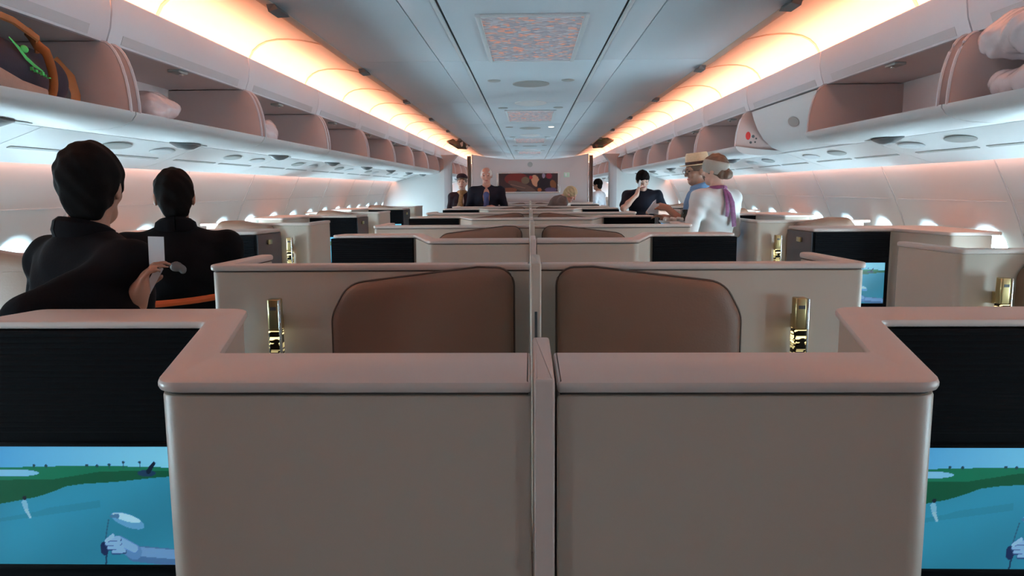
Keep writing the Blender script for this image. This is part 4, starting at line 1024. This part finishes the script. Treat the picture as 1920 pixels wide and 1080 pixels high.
P8, i8 = person('person in a straw hat and glasses with a light blue shirt', (1.53, 6.92), math.radians(86), 1.78, dict(
    res=0.006, skin='skin', hair='hairbr', top='denim', bottom='trouser', sleeve=0.3, top_name='shirt', collar='denim', hem=0.76, head=(math.radians(14), 0.12, 0), thick=0.006,
    armL=dict(w=(1.21, 6.74, 1.340), d=(-0.95, 0.0, 0.12), n=(0.1, 0.5, -0.6), curl=0.7, pole=(0.3, -0.2, -1)), armR=dict(w=(1.28, 7.03, 1.235), d=(-0.9, 0.0, 0.2), n=(0.1, -0.1, -0.9), curl=0.5, pole=(0.3, 0.3, -1))))
hh, Rr = i8['h'], i8['Rh']
hat = thing('straw_hat', 'pale straw hat with a dark band on the person in glasses', 'hat', tuple(Rr*0 @ V(0, 0, 0)+V(0, 0, 0)))
Wp = lambda p: rotm(math.radians(86))@p+V(1.53, 6.92, 0)
hat.location = tuple(Wp(hh(0, -0.012, 0.058)))
hat.rotation_euler = Matrix((rotm(math.radians(86))@Rr).tolist()).to_euler()
hatprof = lambda pr, nm: loft(nm, [[(r*0.90*math.cos(q), r*1.08*math.sin(q), z) for q in np.linspace(0, 2*math.pi, 32, endpoint=False)] for r, z in pr])
obj('crown', hatprof([(0.100, 0.004), (0.099, 0.05), (0.095, 0.092), (0.086, 0.112), (0.05, 0.112), (0.005, 0.106)], 'crown'), 'straw', hat)
obj('brim', hatprof([(0.095, 0.0), (0.150, 0.004), (0.152, 0.008), (0.150, 0.011), (0.097, 0.008)], 'brim'), 'straw', hat)
obj('band', hatprof([(0.1005, 0.010), (0.102, 0.012), (0.1018, 0.034), (0.1, 0.036)], 'band'), 'ribbon', hat)
gl = thing('eyeglasses', 'dark framed glasses on the person in the straw hat', 'glasses', tuple(Wp(hh(0, 0.105, 0.010))))
gl.rotation_euler = hat.rotation_euler
for sg in (-1, 1):
    obj('rim', tube('rim', [(sg*0.034+0.026*math.cos(q), 0, 0.020*math.sin(q)) for q in np.linspace(0, 2*math.pi, 21)], 0.0022, 6), 'ribbon', gl)
    obj('temple_arm', tube('temple_arm', [(sg*0.060, 0, 0.008), (sg*0.079, -0.02, 0.006), (sg*0.083, -0.11, 0.0)], 0.0022, 6), 'ribbon', gl)
obj('bridge', tube('bridge', [(-0.009, 0, 0.005), (0, 0.002, 0.009), (0.009, 0, 0.005)], 0.002, 6), 'ribbon', gl)
nap = [(0.0, 0.0), (0.10, 0.005), (0.115, 0.03), (0.06, 0.11), (0.035, 0.13), (0.03, 0.09), (0.0, 0.09)]
nk_ = tag(obj('napkin', prism('napkin', [(-a, b) for a, b in nap], -0.004, 0.004, 0.002, axis='y', bev_bottom=True), 'paper', None, (1.135, 6.74, 1.285), (0.15, 0.0, 0.3)), 'white folded paper in the hand of the straw-hatted person', 'paper')

P9, i9 = person('person in a white blouse and head scarf holding a drinks tray, seen from behind', (1.50, 6.15), math.radians(28), 1.775, dict(
    res=0.006, fem=True, skin='skinp', hair='hairbr', hairstyle='bun', thick=0.010, top='blouse', bottom='trouser', skirt=True, hem=0.92, top_name='blouse', head=(math.radians(22), 0.10, 0), inflate=0.022,
    armL=dict(w=(1.30, 6.23, 1.185), d=(-0.55, 0.6, 0.05), n=(0, 0.0, 1), curl=0.15, pole=(-0.4, -0.5, -1)), armR=dict(w=(1.455, 6.41, 1.185), d=(-0.85, 0.3, 0.05), n=(0, 0.0, 1), curl=0.15, pole=(0.9, -0.3, -0.8))))
hh, Rr, n9, c9 = i9['h'], i9['Rh'], i9['nk'], i9['ch']
hb = obj('head_scarf', sdf_mesh('head_scarf', [(el(hh(0, -0.012, 0.034), V(0.095, 0.113, 0.108), Rr), 0.02)], 0.006, 0.02, [('plane', hh(0, 0, -0.028), -(Rr@nrm(V(0, -0.30, 1)))), ('plane', hh(0, 0, 0.075), Rr@nrm(V(0.1, -0.30, 1)))]), 'headband', P9)
neckring = [n9+V(0.064*math.sin(q), -0.060*math.cos(q)+0.006, 0.030+0.008*math.cos(q)) for q in np.linspace(0, 2*math.pi, 25)]
sc9 = obj('neck_scarf', tube('neck_scarf', neckring, 0.022, 8), 'scarf', P9)
for dx, dl, ww in ((-0.012, 0.19, 0.020), (0.022, 0.27, 0.026)):
    pp = [n9+V(dx*0.3, -0.078, 0.03), n9+V(dx, -0.110, -0.01), n9+V(dx*1.5, -0.138, -0.08), n9+V(dx*1.9, -0.150, -dl*0.75), n9+V(dx*2.3, -0.150, -dl)]
    obj('scarf_tail', tube('scarf_tail', pp, [0.012, ww*0.8, ww, ww, ww*0.9], 10, ((0, 1, 0), 0.25)), 'scarf', sc9)

# tray with glasses and rolled towels
tr = thing('serving_tray', 'serving tray carried by the person in the white blouse', 'tray', (1.255, 6.34, 1.222))
obj('tray_base', prism('tray_base', round_poly([(-0.16, -0.12), (0.16, -0.12), (0.16, 0.12), (-0.16, 0.12)], 0.03), 0.0, 0.008, 0.002), 'lgrey', tr)
rp = round_poly([(-0.16, -0.12), (0.16, -0.12), (0.16, 0.12), (-0.16, 0.12)], 0.03)
obj('tray_rim', tube('tray_rim', [(a, b, 0.014) for a, b in rp+[rp[0]]], 0.007, 6), 'lgrey', tr)
gp = [(0.0, 0.002), (0.030, 0.002), (0.031, 0.006), (0.032, 0.05), (0.036, 0.105), (0.0345, 0.105), (0.030, 0.05), (0.0285, 0.010), (0.0, 0.010)]
glm = lathe('glass', [(max(r, 0.0006), z) for r, z in gp], 20); dr = lathe('drink', [(0.0006, 0.011), (0.028, 0.011), (0.0295, 0.05), (0.031, 0.066), (0.0006, 0.066)], 20)
for q, (a, b) in enumerate(((0.045, 0.0), (0.118, -0.03), (0.120, 0.05), (0.050, 0.078))):
    g = thing('drinking_glass', 'clear glass with a pale drink standing on the serving tray', 'glass', (1.255+a, 6.34+b, 1.230), 'glasses on the serving tray')
    obj('glass_wall', glm, 'glass', g); obj('drink', dr, 'champagne', g)
for q in range(6):
    a, b = -0.122+0.054*(q % 3), -0.072+0.095*(q//3)
    tw = tag(obj('rolled_towel', sdf_mesh('towel', [rc((0, -0.022, 0), (0, 0.022, 0), 0.019, 0.020)], 0.006, 0.004, (), lambda D, X, Y, Z: D+0.003*np.sin(Y*120+Z*60)*np.sin(X*90)), 'towel', None, (1.255+a, 6.34+b, 1.252), (0, 0, 0.12*(q % 3-1))), 'small rolled white towel lying on the serving tray', 'towel', 'towels on the serving tray')

# ------------------------------------------------------------------ luggage and bedding packs in the bins
def duffel():
    t = thing('duffel_bag', 'navy canvas duffel bag with tan leather straps in the open bin', 'bag', (-1.88, 2.50, 1.836))
    def fold(D, X, Y, Z): return D+0.006*np.sin(Y*21+Z*9)*np.sin(Z*23+X*11)
    body = obj('bag_body', sdf_mesh('bag_body', [(rc((0, -0.55, 0.115), (0, 0.36, 0.10), 0.118, 0.105, ((0, 0, 1), 0.95)), 0.04), (el((0.02, -0.1, 0.10), (0.145, 0.46, 0.115)), 0.05), (rc((0.03, -0.5, 0.03), (0.03, 0.35, 0.03), 0.05, 0.05), 0.06)], 0.009, 0.04, [('plane', V(0, 0, 0.002), (0, 0, -1))], fold), 'bag', t)
    def strap(nm, pts, r, mt, f=0.35, n=(1, 0, 0)): return obj(nm, tube(nm, pts, r, 8, (n, f)), mt, t)
    for yy in (-0.30, 0.18):
        strap('leather_band', [(0.10+0.075*math.sin(q)-0.02*(q > 2), yy+0.02*math.sin(q*2), 0.115-0.135*math.cos(q)) for q in np.linspace(0.25, 2.75, 14)], 0.017, 'tan', 0.3, (0, 1, 0))
    strap('carry_handle', [(0.13, -0.30, 0.19), (0.15, -0.27, 0.235), (0.14, -0.12, 0.262), (0.14, 0.05, 0.25), (0.145, 0.16, 0.215), (0.13, 0.18, 0.17)], 0.013, 'tan', 0.7)
    strap('shoulder_strap', [(0.12, -0.62, 0.19), (0.165, -0.42, 0.13), (0.178, -0.18, 0.072), (0.172, 0.02, 0.024), (0.165, 0.16, 0.012)], 0.028, 'webbing', 0.14)
    strap('end_flap', [(0.02, 0.44, 0.19), (0.06, 0.475, 0.13), (0.075, 0.48, 0.06), (0.07, 0.475, 0.01)], 0.032, 'tan', 0.25)
    lg = obj('logo_swoosh', tube('logo_swoosh', [(0.155, 0.0, 0.188), (0.163, 0.03, 0.160), (0.167, 0.06, 0.130), (0.167, 0.10, 0.112), (0.163, 0.15, 0.100)], [0.002, 0.006, 0.007, 0.006, 0.002], 8, ((1, 0, 0), 0.3)), 'green', body)
    obj('logo_mark', sdf_mesh('logo_mark', [el((0.163, 0.060, 0.160), (0.005, 0.022, 0.014))], 0.004, 0.004), 'green', body)
    for q in range(6):
        y = 0.085+0.017*q
        obj('logo_letter', box('logo_letter', 0.160, 0.170, y, y+0.004+0.006*(q % 2), 0.094-0.003*q, 0.106-0.003*q-0.004*(q % 3)), 'green', body)
duffel()
def pack(label, loc, size, rot=0.0, seed=0):
    rng = np.random.RandomState(seed); a = rng.rand(6)*6
    def crinkle(D, X, Y, Z): return D+0.010*np.sin(X*22+a[0]+Z*15)*np.sin(Y*26+a[1])+0.009*np.abs(np.sin(Z*60+a[2]+Y*34))*np.sin(X*52+a[3])
    me = sdf_mesh('pack', [(el((0, 0, size[2]), size), 0.04), (rc((0, -size[1]*0.6, size[2]), (0, size[1]*0.6, size[2]), min(size[0], size[2])*0.9, min(size[0], size[2])*0.85), 0.05)], 0.009, 0.04, [('plane', V(0, 0, 0.004), (0, 0, -1))], crinkle)
    return tag(obj('bedding_pack', me, 'plasticwrap', None, loc, (0, 0, rot)), label, 'bedding pack', 'plastic-wrapped bedding packs')
pack('plastic-wrapped pale bedding pack beside the bin end, near the duffel bag', (-1.84, 3.62, 1.828), (0.14, 0.12, 0.075), 0.2, 1)
pack('small wrapped white pack in an open bin, two bins from the duffel bag', (-1.80, 5.06, 1.828), (0.09, 0.08, 0.075), 0.0, 2)
pack('large plastic-wrapped pillow pack lying on top of another pack', (1.80, 2.68, 1.975), (0.16, 0.36, 0.085), 0.05, 3)
pack('flat plastic-wrapped blanket pack underneath the large pillow pack', (1.81, 2.70, 1.828), (0.15, 0.30, 0.062), -0.05, 4)
